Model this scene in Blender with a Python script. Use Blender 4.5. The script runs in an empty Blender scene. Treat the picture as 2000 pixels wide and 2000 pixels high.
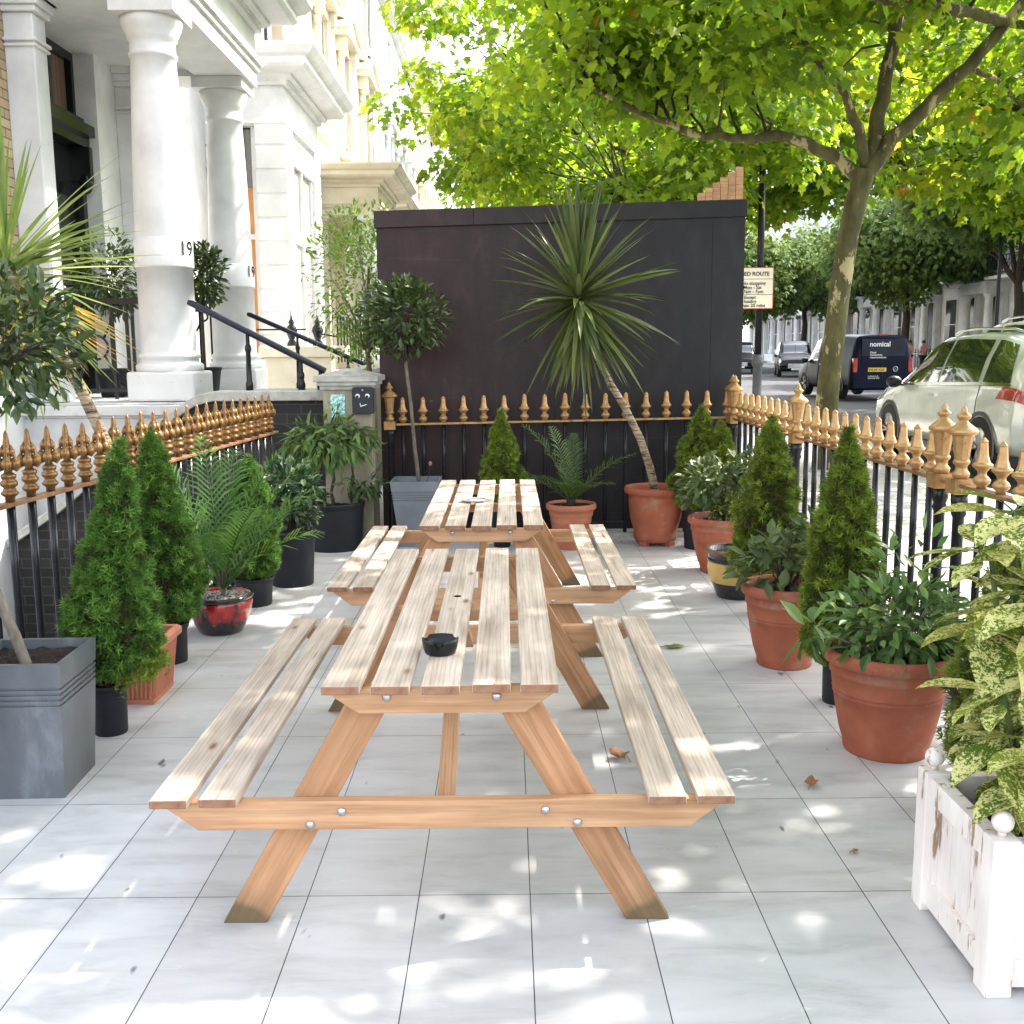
import bpy, math, random
import numpy as np
from mathutils import Vector, Matrix
# ------------------------------------------------------------------ camera, sky, sun, exposure
S = bpy.context.scene
PI = math.pi
cam_d = bpy.data.cameras.new('camera'); cam = bpy.data.objects.new('camera', cam_d)
S.collection.objects.link(cam); S.camera = cam
cam_d.sensor_width = 36.0; cam_d.lens = 37.23; cam_d.clip_start = 0.05; cam_d.clip_end = 1500
def cam_matrix():
    p, y, r = .1523, .0034, -.0073
    fw = Vector((math.sin(y)*math.cos(p), math.cos(y)*math.cos(p), -math.sin(p)))
    rt = Vector((math.cos(y), -math.sin(y), 0)); up = rt.cross(fw)
    c, s = math.cos(r), math.sin(r)
    X = c*rt + s*up; Y = -s*rt + c*up
    m = Matrix((X, Y, -fw)).transposed().to_4x4()
    m.translation = Vector((.2494, -2.6764, 1.4578))
    return m
cam.matrix_world = cam_matrix()
S.render.resolution_x = 1024; S.render.resolution_y = 1024

SUN_EL, SUN_AZ = math.radians(50), math.radians(62)      # azimuth clockwise from +Y
W = bpy.data.worlds.new('World'); S.world = W; W.use_nodes = True
wn = W.node_tree.nodes; wl = W.node_tree.links
sky = wn.new('ShaderNodeTexSky'); sky.sky_type = 'NISHITA'; sky.sun_disc = False
sky.sun_elevation = SUN_EL; sky.sun_rotation = SUN_AZ; sky.air_density = 1.0; sky.dust_density = 2.5
bg = wn['Background']; bg.inputs['Strength'].default_value = 0.15
hs_ = wn.new('ShaderNodeHueSaturation'); hs_.inputs['Saturation'].default_value = .45   # hazy, half clouded sky
wl.new(sky.outputs[0], hs_.inputs['Color']); wl.new(hs_.outputs[0], bg.inputs['Color'])
sd = bpy.data.lights.new('sun', 'SUN'); sun = bpy.data.objects.new('sun', sd); S.collection.objects.link(sun)
sd.energy = 2.4; sd.angle = math.radians(0.6); sd.color = (1.0, .95, .86)
to_sun = Vector((math.sin(SUN_AZ)*math.cos(SUN_EL), math.cos(SUN_AZ)*math.cos(SUN_EL), math.sin(SUN_EL)))
sun.rotation_euler = to_sun.to_track_quat('Z', 'Y').to_euler(); sun.location = (20, 10, 40)
S.view_settings.view_transform = 'Standard'; S.view_settings.look = 'None'
S.view_settings.exposure = 2.6; S.view_settings.gamma = 1.0
S.view_settings.use_curve_mapping = False
S.render.engine = 'CYCLES'
S.cycles.max_bounces = 7; S.cycles.diffuse_bounces = 4; S.cycles.transmission_bounces = 4
S.cycles.transparent_max_bounces = 6; S.cycles.use_denoising = True

rng = np.random.default_rng(7); random.seed(7)
# ------------------------------------------------------------------ object helpers
def link(o, parent=None):
    S.collection.objects.link(o)
    if parent is not None: o.parent = parent
    return o
def tag(o, label=None, cat=None, group=None, kind=None):
    if label: o['label'] = label
    if cat: o['category'] = cat
    if group: o['group'] = group
    if kind: o['kind'] = kind
    return o
def thing(name, label, cat, loc=(0,0,0), group=None, rz=0):
    o = bpy.data.objects.new(name, None); o.empty_display_size = .1
    o.location = loc; o.rotation_euler = (0,0,rz)
    return tag(link(o), label, cat, group)
def copy_tree(o, parent=None, label=None, loc=None, rz=None):
    c = o.copy(); S.collection.objects.link(c); c.parent = parent
    if label: c['label'] = label
    if loc is not None: c.location = loc
    if rz is not None: c.rotation_euler = (0,0,rz)
    for ch in list(o.children): copy_tree(ch, c)
    return c

class MB:
    """collects polygons for one mesh"""
    def __init__(s): s.v = []; s.f = []; s.m = []; s.s = []
    def add(s, V, F, mat=0, smooth=False):
        b = len(s.v); s.v += [tuple(p) for p in V]
        for f in F: s.f.append(tuple(i+b for i in f)); s.m.append(mat); s.s.append(smooth)
        return s
    def box(s, x0,x1,y0,y1,z0,z1, mat=0):
        V=[(x0,y0,z0),(x1,y0,z0),(x1,y1,z0),(x0,y1,z0),(x0,y0,z1),(x1,y0,z1),(x1,y1,z1),(x0,y1,z1)]
        return s.add(V,[(3,2,1,0),(4,5,6,7),(0,1,5,4),(1,2,6,5),(2,3,7,6),(3,0,4,7)],mat)
    def obox(s, M, sx,sy,sz, mat=0):
        V=[M@Vector((a*sx/2,b*sy/2,c*sz/2)) for c in (-1,1) for b in (-1,1) for a in (-1,1)]
        return s.add(V,[(2,3,1,0),(4,5,7,6),(0,1,5,4),(1,3,7,5),(3,2,6,7),(2,0,4,6)],mat)
    def prism(s, P, fn, a, b, mat=0):
        """polygon P (2d) swept between a and b; fn(p,t)->3d"""
        n=len(P); V=[fn(p,a) for p in P]+[fn(p,b) for p in P]
        F=[tuple(range(n-1,-1,-1)),tuple(range(n,2*n))]+[(i,(i+1)%n,n+(i+1)%n,n+i) for i in range(n)]
        return s.add(V,F,mat)
    def lathe(s, prof, seg=24, c=(0,0), mat=0, smooth=True, caps=True, a0=0):
        V=[];F=[]
        for r,z in prof:
            for k in range(seg):
                a=a0+2*PI*k/seg; V.append((c[0]+r*math.cos(a),c[1]+r*math.sin(a),z))
        n=len(prof)
        for i in range(n-1):
            for k in range(seg):
                k2=(k+1)%seg; F.append((i*seg+k,i*seg+k2,(i+1)*seg+k2,(i+1)*seg+k))
        s.add(V,F,mat,smooth)
        if caps:
            b=len(s.v)-len(V)
            for i,fl in ((0,True),(n-1,False)):
                if prof[i][0]>1e-4:
                    f=[b+i*seg+k for k in range(seg)]
                    s.f.append(tuple(reversed(f)) if fl else tuple(f)); s.m.append(mat); s.s.append(False)
        return s
    def tube(s, P, R, seg=8, mat=0, smooth=True, cap=True):
        P=[Vector(p) for p in P]; n=len(P)
        if not hasattr(R,'__len__'): R=[R]*n
        V=[];F=[]; ref=None
        for i,p in enumerate(P):
            d=(P[min(i+1,n-1)]-P[max(i-1,0)])
            if d.length<1e-9: d=Vector((0,0,1))
            d.normalize()
            if ref is None: ref=Vector((1,0,0)) if abs(d.x)<.9 else Vector((0,1,0))
            u=(ref-d*ref.dot(d)).normalized(); w=d.cross(u); ref=u
            for k in range(seg):
                a=2*PI*k/seg; V.append(p+(u*math.cos(a)+w*math.sin(a))*R[i])
        for i in range(n-1):
            for k in range(seg):
                k2=(k+1)%seg; F.append((i*seg+k,i*seg+k2,(i+1)*seg+k2,(i+1)*seg+k))
        s.add(V,F,mat,smooth)
        if cap: s.add(V[:seg],[tuple(range(seg-1,-1,-1))],mat); s.add(V[-seg:],[tuple(range(seg))],mat)
        return s
    def ball(s, c, r, seg=12, rings=8, mat=0):
        r = r if hasattr(r,'__len__') else (r,r,r)
        V=[(c[0],c[1],c[2]-r[2])]
        for i in range(1,rings):
            t=-PI/2+PI*i/rings
            for k in range(seg):
                a=2*PI*k/seg; V.append((c[0]+r[0]*math.cos(t)*math.cos(a),c[1]+r[1]*math.cos(t)*math.sin(a),c[2]+r[2]*math.sin(t)))
        V.append((c[0],c[1],c[2]+r[2])); F=[]
        for k in range(seg):
            k2=(k+1)%seg; F.append((0,1+k2,1+k)); F.append((len(V)-1,1+(rings-2)*seg+k,1+(rings-2)*seg+k2))
        for i in range(rings-2):
            for k in range(seg):
                k2=(k+1)%seg; F.append((1+i*seg+k,1+i*seg+k2,1+(i+1)*seg+k2,1+(i+1)*seg+k))
        return s.add(V,F,mat,True)
    def mesh(s, name, mats):
        me=bpy.data.meshes.new(name); me.from_pydata(s.v,[],s.f)
        for m in (mats if isinstance(mats,(list,tuple)) else [mats]): me.materials.append(m)
        me.polygons.foreach_set('material_index',s.m); me.polygons.foreach_set('use_smooth',s.s)
        me.update(); return me
    def build(s, name, mats, parent=None, loc=None, bevel=0, M=None, seg=2):
        o=bpy.data.objects.new(name,s.mesh(name,mats)); link(o,parent)
        if loc is not None: o.location=loc
        if M is not None: o.matrix_local=M
        if bevel:
            b=o.modifiers.new('bevel','BEVEL'); b.width=bevel; b.segments=seg; b.limit_method='ANGLE'; b.angle_limit=math.radians(35)
        return o

def np_mesh(name, V, loops, totals, mats, midx=None, var=None, smooth=False):
    me=bpy.data.meshes.new(name)
    me.vertices.add(len(V)); me.vertices.foreach_set('co',np.ascontiguousarray(V,dtype=np.float32).ravel())
    me.loops.add(len(loops)); me.loops.foreach_set('vertex_index',np.asarray(loops,dtype=np.int32))
    me.polygons.add(len(totals)); st=np.concatenate([[0],np.cumsum(totals)[:-1]]).astype(np.int32)
    me.polygons.foreach_set('loop_start',st)
    for m in (mats if isinstance(mats,(list,tuple)) else [mats]): me.materials.append(m)
    if midx is not None: me.polygons.foreach_set('material_index',np.asarray(midx,dtype=np.int32))
    me.polygons.foreach_set('use_smooth',np.full(len(totals),smooth))
    me.update(calc_edges=True)
    if var is not None:
        a=me.attributes.new('var','FLOAT','POINT'); a.data.foreach_set('value',np.asarray(var,dtype=np.float32))
    me.validate()
    return me
def norm(a): return a/np.maximum(np.linalg.norm(a,axis=-1,keepdims=True),1e-9)
def scatter(T, pos, d, n, scale, var=None):
    """template T=(verts(k,3), faces) set at pos with axis d (template +Y) and normal n (template +Z)"""
    TV=np.array(T[0],float); F=T[1]; N=len(pos)
    d=norm(np.asarray(d,float)); x=norm(np.cross(d,n)); z=np.cross(x,d)
    sc=np.asarray(scale,float)
    if sc.ndim==1: sc=np.repeat(sc[:,None],3,1)
    L=TV[None]*sc[:,None,:]
    V=pos[:,None,:]+L[...,0:1]*x[:,None,:]+L[...,1:2]*d[:,None,:]+L[...,2:3]*z[:,None,:]
    k=len(TV); fl=np.concatenate([np.array(f) for f in F]); tt=np.array([len(f) for f in F])
    loops=(fl[None]+ (np.arange(N)*k)[:,None]).ravel(); tot=np.tile(tt,N)
    if var is None: var=rng.random(N)
    return V.reshape(-1,3), loops, tot, np.repeat(var,k)
def join(parts):
    V=[];L=[];T=[];R=[];b=0
    for v,l,t,r in parts:
        V.append(v);L.append(l+b);T.append(t);R.append(r);b+=len(v)
    return np.concatenate(V),np.concatenate(L),np.concatenate(T),np.concatenate(R)
def np_obj(name, data, mat, parent=None, loc=None, smooth=False):
    o=bpy.data.objects.new(name,np_mesh(name,data[0],data[1],data[2],mat,var=data[3],smooth=smooth)); link(o,parent)
    if loc is not None: o.location=loc
    return o
def rdir(n):
    v=rng.normal(size=(n,3)); return norm(v)

# ------------------------------------------------------------------ materials
def new_mat(name):
    m=bpy.data.materials.new(name); m.use_nodes=True; return m, m.node_tree.nodes, m.node_tree.links, m.node_tree.nodes['Principled BSDF']
def ramp(N, stops):
    r=N.new('ShaderNodeValToRGB'); e=r.color_ramp.elements
    while len(e)<len(stops): e.new(.5)
    for i,(p,c) in enumerate(stops):
        e[i].position=p; e[i].color=(c[0],c[1],c[2],1) if hasattr(c,'__len__') else (c,c,c,1)
    return r
def coords(N,L,scale=(1,1,1),kind='Object'):
    t=N.new('ShaderNodeTexCoord'); mp=N.new('ShaderNodeMapping'); mp.inputs['Scale'].default_value=scale
    L.new(t.outputs[kind],mp.inputs['Vector']); return mp
def noise(N,L,vec,scale,detail=4,rough=.55,dist=0):
    n=N.new('ShaderNodeTexNoise'); n.inputs['Scale'].default_value=scale; n.inputs['Detail'].default_value=detail
    n.inputs['Roughness'].default_value=rough; n.inputs['Distortion'].default_value=dist
    L.new(vec.outputs[0],n.inputs['Vector']); return n
def mixc(N,L,a,b,fac,mode='MIX'):
    m=N.new('ShaderNodeMix'); m.data_type='RGBA'; m.blend_type=mode
    for i,x in ((6,a),(7,b)):
        if hasattr(x,'links') or hasattr(x,'is_linked'): L.new(x,m.inputs[i])
        else: m.inputs[i].default_value=(x[0],x[1],x[2],1)
    if hasattr(fac,'is_linked'): L.new(fac,m.inputs[0])
    else: m.inputs[0].default_value=fac
    return m.outputs[2]
def bump(N,L,B,h,strength,dist=.01):
    b=N.new('ShaderNodeBump'); b.inputs['Strength'].default_value=strength; b.inputs['Distance'].default_value=dist
    L.new(h,b.inputs['Height']); L.new(b.outputs[0],B.inputs['Normal']); return b
def simple(name, c1, c2=None, rough=.6, scale=(1,1,1), ns=8, bs=0, bd=.004, metallic=0, lo=.35, hi=.65, spec=.3, dirt=None, coat=0):
    m,N,L,B=new_mat(name); B.inputs['Roughness'].default_value=rough; B.inputs['Metallic'].default_value=metallic
    B.inputs['Specular IOR Level'].default_value=spec; B.inputs['Coat Weight'].default_value=coat
    c2=c2 or tuple(x*.8 for x in c1)
    v=coords(N,L,scale); n=noise(N,L,v,ns,6,.6); r=ramp(N,[(lo,c2),(hi,c1)]); L.new(n.outputs[0],r.inputs[0]); out=r.outputs[0]
    if dirt:
        n2=noise(N,L,v,dirt[1],7,.65); r2=ramp(N,[(dirt[2],0),(dirt[3],1)]); L.new(n2.outputs[0],r2.inputs[0])
        out=mixc(N,L,out,dirt[0],r2.outputs[0])
    n9=noise(N,L,coords(N,L),1.7,4,.6,.5); r9=ramp(N,[(.3,.84),(.7,1.08)]); L.new(n9.outputs[0],r9.inputs[0]); out=mixc(N,L,out,r9.outputs[0],1,'MULTIPLY')
    L.new(out,B.inputs['Base Color'])
    if bs: bump(N,L,B,n.outputs[0],bs,bd)
    return m
def leaf_mat(name, stops, rough=.45, trans=.45, tcol=None, spots=None, spec=.3):
    """stops: ramp over per-leaf var value"""
    m,N,L,B=new_mat(name); B.inputs['Roughness'].default_value=rough; B.inputs['Specular IOR Level'].default_value=spec
    a=N.new('ShaderNodeAttribute'); a.attribute_name='var'
    r=ramp(N,stops); L.new(a.outputs['Fac'],r.inputs[0]); col=r.outputs[0]
    v=coords(N,L)
    if spots:
        vo=N.new('ShaderNodeTexNoise'); vo.inputs['Scale'].default_value=spots[1]; vo.inputs['Detail'].default_value=3; vo.inputs['Roughness'].default_value=.75
        L.new(v.outputs[0],vo.inputs['Vector'])
        n2=noise(N,L,v,spots[2],2); ad=N.new('ShaderNodeMath'); ad.operation='MULTIPLY_ADD'; ad.inputs[1].default_value=.55
        L.new(n2.outputs[0],ad.inputs[0]); L.new(vo.outputs['Fac'],ad.inputs[2])
        r3=ramp(N,[(spots[3],0),(spots[3]+.03,1)]); L.new(ad.outputs[0],r3.inputs[0]); col=mixc(N,L,col,spots[0],r3.outputs[0])
    else:
        n2=noise(N,L,v,18,3); hs=N.new('ShaderNodeHueSaturation'); L.new(col,hs.inputs['Color'])
        mr=N.new('ShaderNodeMapRange'); mr.inputs[3].default_value=.75; mr.inputs[4].default_value=1.25; L.new(n2.outputs[0],mr.inputs[0]); L.new(mr.outputs[0],hs.inputs['Value']); col=hs.outputs[0]
    L.new(col,B.inputs['Base Color'])
    if trans:
        T=N.new('ShaderNodeBsdfTranslucent'); mx=N.new('ShaderNodeMixShader'); mx.inputs[0].default_value=trans
        tc=mixc(N,L,col,tcol or (1,1,.5),1.0,'MULTIPLY') if tcol else col
        if tcol:
            hs2=N.new('ShaderNodeHueSaturation'); hs2.inputs['Value'].default_value=3.2; L.new(tc,hs2.inputs['Color']); tc=hs2.outputs[0]
        L.new(tc,T.inputs['Color'])
        L.new(B.outputs[0],mx.inputs[1]); L.new(T.outputs[0],mx.inputs[2]); L.new(mx.outputs[0],N['Material Output'].inputs['Surface'])
    return m
def wood_mat(name, light, dark, knot, side=None, gs=1.0, knots=True, foot=False):
    """grain runs along local X of each plank"""
    m,N,L,B=new_mat(name); B.inputs['Roughness'].default_value=.72; B.inputs['Specular IOR Level'].default_value=.25
    t=N.new('ShaderNodeTexCoord'); oi=N.new('ShaderNodeObjectInfo')
    ad=N.new('ShaderNodeVectorMath'); ad.operation='MULTIPLY_ADD'
    sc=N.new('ShaderNodeVectorMath'); sc.operation='SCALE'; sc.inputs[0].default_value=(13.7,7.3,5.1); L.new(oi.outputs['Random'],sc.inputs['Scale'])
    av=N.new('ShaderNodeVectorMath'); L.new(t.outputs['Object'],av.inputs[0]); L.new(sc.outputs[0],av.inputs[1])
    mp=N.new('ShaderNodeMapping'); mp.inputs['Scale'].default_value=(1.2*gs,22,22); L.new(av.outputs[0],mp.inputs['Vector'])
    n=noise(N,L,mp,1.6,8,.62,.35)
    r=ramp(N,[(.30,dark),(.43,tuple(.55*a+.45*b for a,b in zip(dark,light))),(.60,light),(.75,tuple(min(1,1.08*a) for a in light))]); L.new(n.outputs[0],r.inputs[0]); col=r.outputs[0]
    mp2=N.new('ShaderNodeMapping'); mp2.inputs['Scale'].default_value=(2.2,70,70); L.new(av.outputs[0],mp2.inputs['Vector'])
    n2=noise(N,L,mp2,1.5,4,.7); r2=ramp(N,[(.33,.6),(.5,1)]); L.new(n2.outputs[0],r2.inputs[0]); col=mixc(N,L,col,r2.outputs[0],.4,'MULTIPLY')
    mpw=N.new('ShaderNodeMapping'); mpw.inputs['Scale'].default_value=(.55,10,10); L.new(av.outputs[0],mpw.inputs['Vector'])
    wv=N.new('ShaderNodeTexWave'); wv.bands_direction='Y'; wv.inputs['Scale'].default_value=2.6; wv.inputs['Distortion'].default_value=7; wv.inputs['Detail'].default_value=3; wv.inputs['Detail Scale'].default_value=.9; L.new(mpw.outputs[0],wv.inputs['Vector'])
    rw=ramp(N,[(.0,.62),(.22,.95),(1,1.04)]); L.new(wv.outputs[0],rw.inputs[0]); col=mixc(N,L,col,rw.outputs[0],.5,'MULTIPLY')
    # broad tone patches
    mp3=N.new('ShaderNodeMapping'); mp3.inputs['Scale'].default_value=(2.2,5,5); L.new(av.outputs[0],mp3.inputs['Vector'])
    n3=noise(N,L,mp3,1.3,3); r3=ramp(N,[(.35,.8),(.65,1.08)]); L.new(n3.outputs[0],r3.inputs[0]); col=mixc(N,L,col,r3.outputs[0],1,'MULTIPLY')
    if knots:
        mp4=N.new('ShaderNodeMapping'); mp4.inputs['Scale'].default_value=(3.2,9,9); L.new(av.outputs[0],mp4.inputs['Vector'])
        vo=N.new('ShaderNodeTexVoronoi'); vo.inputs['Scale'].default_value=1.0; L.new(mp4.outputs[0],vo.inputs['Vector'])
        r4=ramp(N,[(.04,.95),(.068,.65),(.11,.14),(.17,0)]); L.new(vo.outputs['Distance'],r4.inputs[0]); col=mixc(N,L,col,knot,r4.outputs[0])
    # fine dark checks
    mp5=N.new('ShaderNodeMapping'); mp5.inputs['Scale'].default_value=(1.6,46,46); L.new(av.outputs[0],mp5.inputs['Vector'])
    n5=noise(N,L,mp5,1.0,2,.4,.15); r5=ramp(N,[(.245,1),(.275,0)]); L.new(n5.outputs[0],r5.inputs[0]); col=mixc(N,L,col,tuple(x*.25 for x in dark),r5.outputs[0])
    if foot:    # damp, mossy end of a leg standing on the paving
        sx_=N.new('ShaderNodeSeparateXYZ'); L.new(t.outputs['Object'],sx_.inputs[0]); ma=N.new('ShaderNodeMath'); ma.operation='MULTIPLY_ADD'; ma.inputs[1].default_value=-.07; L.new(n3.outputs[0],ma.inputs[0]); L.new(sx_.outputs[0],ma.inputs[2])
        rf=ramp(N,[(0,.8),(.02,.3),(.07,0)]); L.new(ma.outputs[0],rf.inputs[0]); col=mixc(N,L,col,(.085,.07,.035),rf.outputs[0])
    L.new(col,B.inputs['Base Color'])
    bump(N,L,B,n2.outputs[0],.35,.002)
    return m
# ------------------------------------------------------------------ material library
white_stucco = simple('white_stucco',(.74,.74,.73),(.66,.66,.66),.55,ns=3,bs=.08,dirt=((.45,.45,.42),2.2,.66,.82))
cream_stucco = simple('cream_stucco',(.72,.66,.54),(.66,.60,.48),.6,ns=3,bs=.08,dirt=((.45,.42,.33),2.5,.66,.85))
grey_stucco = simple('aged_stucco',(.62,.62,.62),(.5,.5,.5),.6,ns=5,bs=.1,dirt=((.3,.3,.28),4,.6,.8))
coping_stone = simple('coping_stone',(.50,.48,.44),(.34,.33,.29),.8,ns=14,bs=.25,dirt=((.13,.14,.10),5,.55,.72))
pier_render = simple('pier_render',(.40,.34,.25),(.28,.25,.18),.85,scale=(1,1,.35),ns=9,bs=.2,dirt=((.10,.11,.06),3,.52,.75))
black_paint = simple('black_gloss_paint',(.012,.012,.014),(.02,.02,.022),.22,ns=30,bs=.25,bd=.003)
soot_black = simple('black_door_paint',(.010,.011,.011),(.016,.02,.018),.18,ns=6)
gold_paint = simple('copper_gold_paint',(.50,.30,.125),(.37,.20,.075),.38,ns=26,bs=.2,bd=.002,metallic=.45,lo=.3,hi=.6,dirt=((.13,.065,.03),15,.56,.68))
gold_dull = simple('worn_gold_rail_paint',(.36,.21,.11),(.22,.12,.065),.42,ns=16,bs=.15,bd=.002,metallic=.4)
dark_gold = simple('aged_gold_paint',(.30,.165,.06),(.16,.08,.03),.38,ns=30,bs=.2,bd=.002,metallic=.6)
terracotta = simple('terracotta',(.40,.118,.062),(.30,.082,.042),.7,ns=7,bs=.12,bd=.003,dirt=((.34,.20,.13),6,.56,.70))
terracotta_pale = simple('pale_terracotta_plastic',(.47,.175,.10),(.40,.14,.08),.6,ns=9,bs=.05,dirt=((.40,.22,.13),6,.6,.8))
black_plastic = simple('black_plastic',(.010,.011,.015),(.016,.018,.023),.55,ns=5,bs=.05,dirt=((.07,.07,.065),12,.68,.8))
zinc = simple('zinc_sheet',(.20,.213,.232),(.14,.15,.167),.36,scale=(1,1,.4),ns=5,bs=.05,metallic=.55,dirt=((.34,.37,.39),3.5,.58,.75))
pale_grey_plastic = simple('pale_grey_planter',(.21,.225,.245),(.16,.17,.185),.55,ns=5,bs=.08,dirt=((.16,.16,.15),6,.6,.8))
soil = simple('potting_soil',(.030,.019,.012),(.012,.008,.006),.95,ns=60,bs=1,bd=.02,dirt=((.14,.10,.065),75,.6,.66))
gravel_top = simple('gravel_mulch',(.45,.42,.37),(.03,.025,.02),.9,ns=75,bs=1,bd=.02,lo=.42,hi=.58)
bark_grey = simple('grey_bark',(.20,.17,.135),(.10,.08,.06),.85,scale=(1,1,.5),ns=30,bs=.6,bd=.01)
bark_plane = simple('plane_bark',(.13,.115,.045),(.055,.050,.020),.85,scale=(1,1,.45),ns=7,bs=.5,bd=.02,dirt=((.40,.33,.17),5.5,.565,.60))
bark_dark = simple('dark_bark',(.07,.055,.04),(.035,.028,.02),.9,ns=20,bs=.5)
bark_ring = None
silver = simple('zinc_bolt',(.62,.62,.60),(.4,.4,.4),.3,ns=90,metallic=.9)
chrome = simple('polished_steel',(.75,.75,.75),(.6,.6,.6),.16,ns=8,metallic=1)
glass_dark = simple('dark_window_glass',(.02,.024,.026),(.035,.04,.04),.06,ns=1.2,spec=.9)
glass_mirror = simple('car_window_glass',(.012,.016,.016),(.02,.026,.022),.03,ns=2,spec=1.0,coat=1)
plywood = simple('orange_plywood',(.62,.30,.11),(.52,.23,.08),.6,scale=(3,3,.7),ns=4)
asphalt = simple('asphalt',(.085,.085,.088),(.06,.06,.062),.9,ns=70,bs=.4,dirt=((.13,.13,.13),.8,.5,.8))
hedge_twig = bark_dark
curtain = simple('brown_curtain',(.20,.13,.09),(.10,.06,.045),.9,scale=(1,14,.1),ns=2)

def mk_bark_ring():
    m,N,L,B=new_mat('ringed_cordyline_bark'); B.inputs['Roughness'].default_value=.85
    v=coords(N,L,(7,7,55)); n=noise(N,L,v,1.4,4,.7,.6); r=ramp(N,[(.42,(.06,.04,.025)),(.5,(.28,.20,.12)),(.65,(.46,.36,.24))])
    L.new(n.outputs[0],r.inputs[0]); L.new(r.outputs[0],B.inputs['Base Color']); bump(N,L,B,n.outputs[0],.9,.01); return m
bark_ring=mk_bark_ring()
def brick_mat(name,c1,c2,mortar,axis='x',bw=.225,rh=.075,ms=.006):
    """axis: horizontal world axis of the wall ('x' or 'y')"""
    m,N,L,B=new_mat(name); B.inputs['Roughness'].default_value=.85
    t=N.new('ShaderNodeTexCoord'); sp=N.new('ShaderNodeSeparateXYZ'); cb=N.new('ShaderNodeCombineXYZ')
    L.new(t.outputs['Object'],sp.inputs[0]); L.new(sp.outputs[0 if axis=='x' else 1],cb.inputs[0]); L.new(sp.outputs[2],cb.inputs[1])
    b=N.new('ShaderNodeTexBrick'); L.new(cb.outputs[0],b.inputs['Vector']); b.inputs['Scale'].default_value=1
    b.inputs['Brick Width'].default_value=bw; b.inputs['Row Height'].default_value=rh; b.inputs['Mortar Size'].default_value=ms; b.inputs['Mortar Smooth'].default_value=.2
    b.inputs['Color1'].default_value=(*c1,1); b.inputs['Color2'].default_value=(*c2,1); b.inputs['Mortar'].default_value=(*mortar,1)
    n=noise(N,L,t,9,5,.65); r=ramp(N,[(.3,.6),(.7,1.2)]); L.new(n.outputs[0],r.inputs[0]); L.new(mixc(N,L,b.outputs[0],r.outputs[0],1,'MULTIPLY'),B.inputs['Base Color'])
    iv=N.new('ShaderNodeMath'); iv.operation='SUBTRACT'; iv.inputs[0].default_value=1; L.new(b.outputs['Fac'],iv.inputs[1]); bump(N,L,B,iv.outputs[0],.6,.01)
    return m
yellow_brick_y = brick_mat('yellow_stock_brick_side',(.47,.36,.22),(.36,.26,.15),(.14,.10,.07),'y')
yellow_brick_x = brick_mat('yellow_stock_brick_front',(.47,.36,.22),(.36,.26,.15),(.14,.10,.07),'x')
black_brick = brick_mat('black_painted_brick',(.030,.026,.026),(.016,.014,.015),(.06,.055,.05),'x',ms=.005)

def mk_tiles():
    m,N,L,B=new_mat('grey_porcelain_tiles')
    t=N.new('ShaderNodeTexCoord')
    b=N.new('ShaderNodeTexBrick'); b.offset=0; b.offset_frequency=1; b.squash_frequency=1
    L.new(t.outputs['Object'],b.inputs['Vector']); b.inputs['Scale'].default_value=1
    b.inputs['Brick Width'].default_value=.3; b.inputs['Row Height'].default_value=.6; b.inputs['Mortar Size'].default_value=.0016; b.inputs['Mortar Smooth'].default_value=.3
    b.inputs['Color1'].default_value=(.50,.49,.475,1); b.inputs['Color2'].default_value=(.555,.545,.53,1); b.inputs['Mortar'].default_value=(.045,.045,.045,1)
    mp=N.new('ShaderNodeMapping'); mp.inputs['Rotation'].default_value=(0,0,.5); mp.inputs['Scale'].default_value=(2.5,9,1); L.new(t.outputs['Object'],mp.inputs['Vector'])
    n=noise(N,L,mp,1.1,8,.66,.5); r=ramp(N,[(.3,.78),(.5,1.0),(.7,1.12)]); L.new(n.outputs[0],r.inputs[0])
    c=mixc(N,L,b.outputs[0],r.outputs[0],1,'MULTIPLY')
    n2=noise(N,L,t,1.2,5,.6); r2=ramp(N,[(.32,(.88,.88,.9)),(.65,(1.05,1.04,1.02))]); L.new(n2.outputs[0],r2.inputs[0]); c=mixc(N,L,c,r2.outputs[0],1,'MULTIPLY')
    # specks of dirt and light scuffs
    n3=noise(N,L,t,55,2,.5); r3=ramp(N,[(.715,0),(.76,1)]); L.new(n3.outputs[0],r3.inputs[0]); c=mixc(N,L,c,(.13,.12,.11),r3.outputs[0])
    mp2=N.new('ShaderNodeMapping'); mp2.inputs['Scale'].default_value=(3,14,1); mp2.inputs['Rotation'].default_value=(0,0,-.3); L.new(t.outputs['Object'],mp2.inputs['Vector'])
    n4=noise(N,L,mp2,2.4,9,.75,1.2); r4=ramp(N,[(.62,0),(.70,.55)]); L.new(n4.outputs[0],r4.inputs[0]); c=mixc(N,L,c,(.72,.71,.70),r4.outputs[0])
    L.new(c,B.inputs['Base Color'])
    rr=ramp(N,[(.3,.32),(.7,.55)]); L.new(n.outputs[0],rr.inputs[0]); L.new(rr.outputs[0],B.inputs['Roughness']); B.inputs['Specular IOR Level'].default_value=.5
    iv=N.new('ShaderNodeMath'); iv.operation='SUBTRACT'; iv.inputs[0].default_value=1; L.new(b.outputs['Fac'],iv.inputs[1]); bump(N,L,B,iv.outputs[0],.5,.003)
    return m
tiles=mk_tiles()
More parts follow.
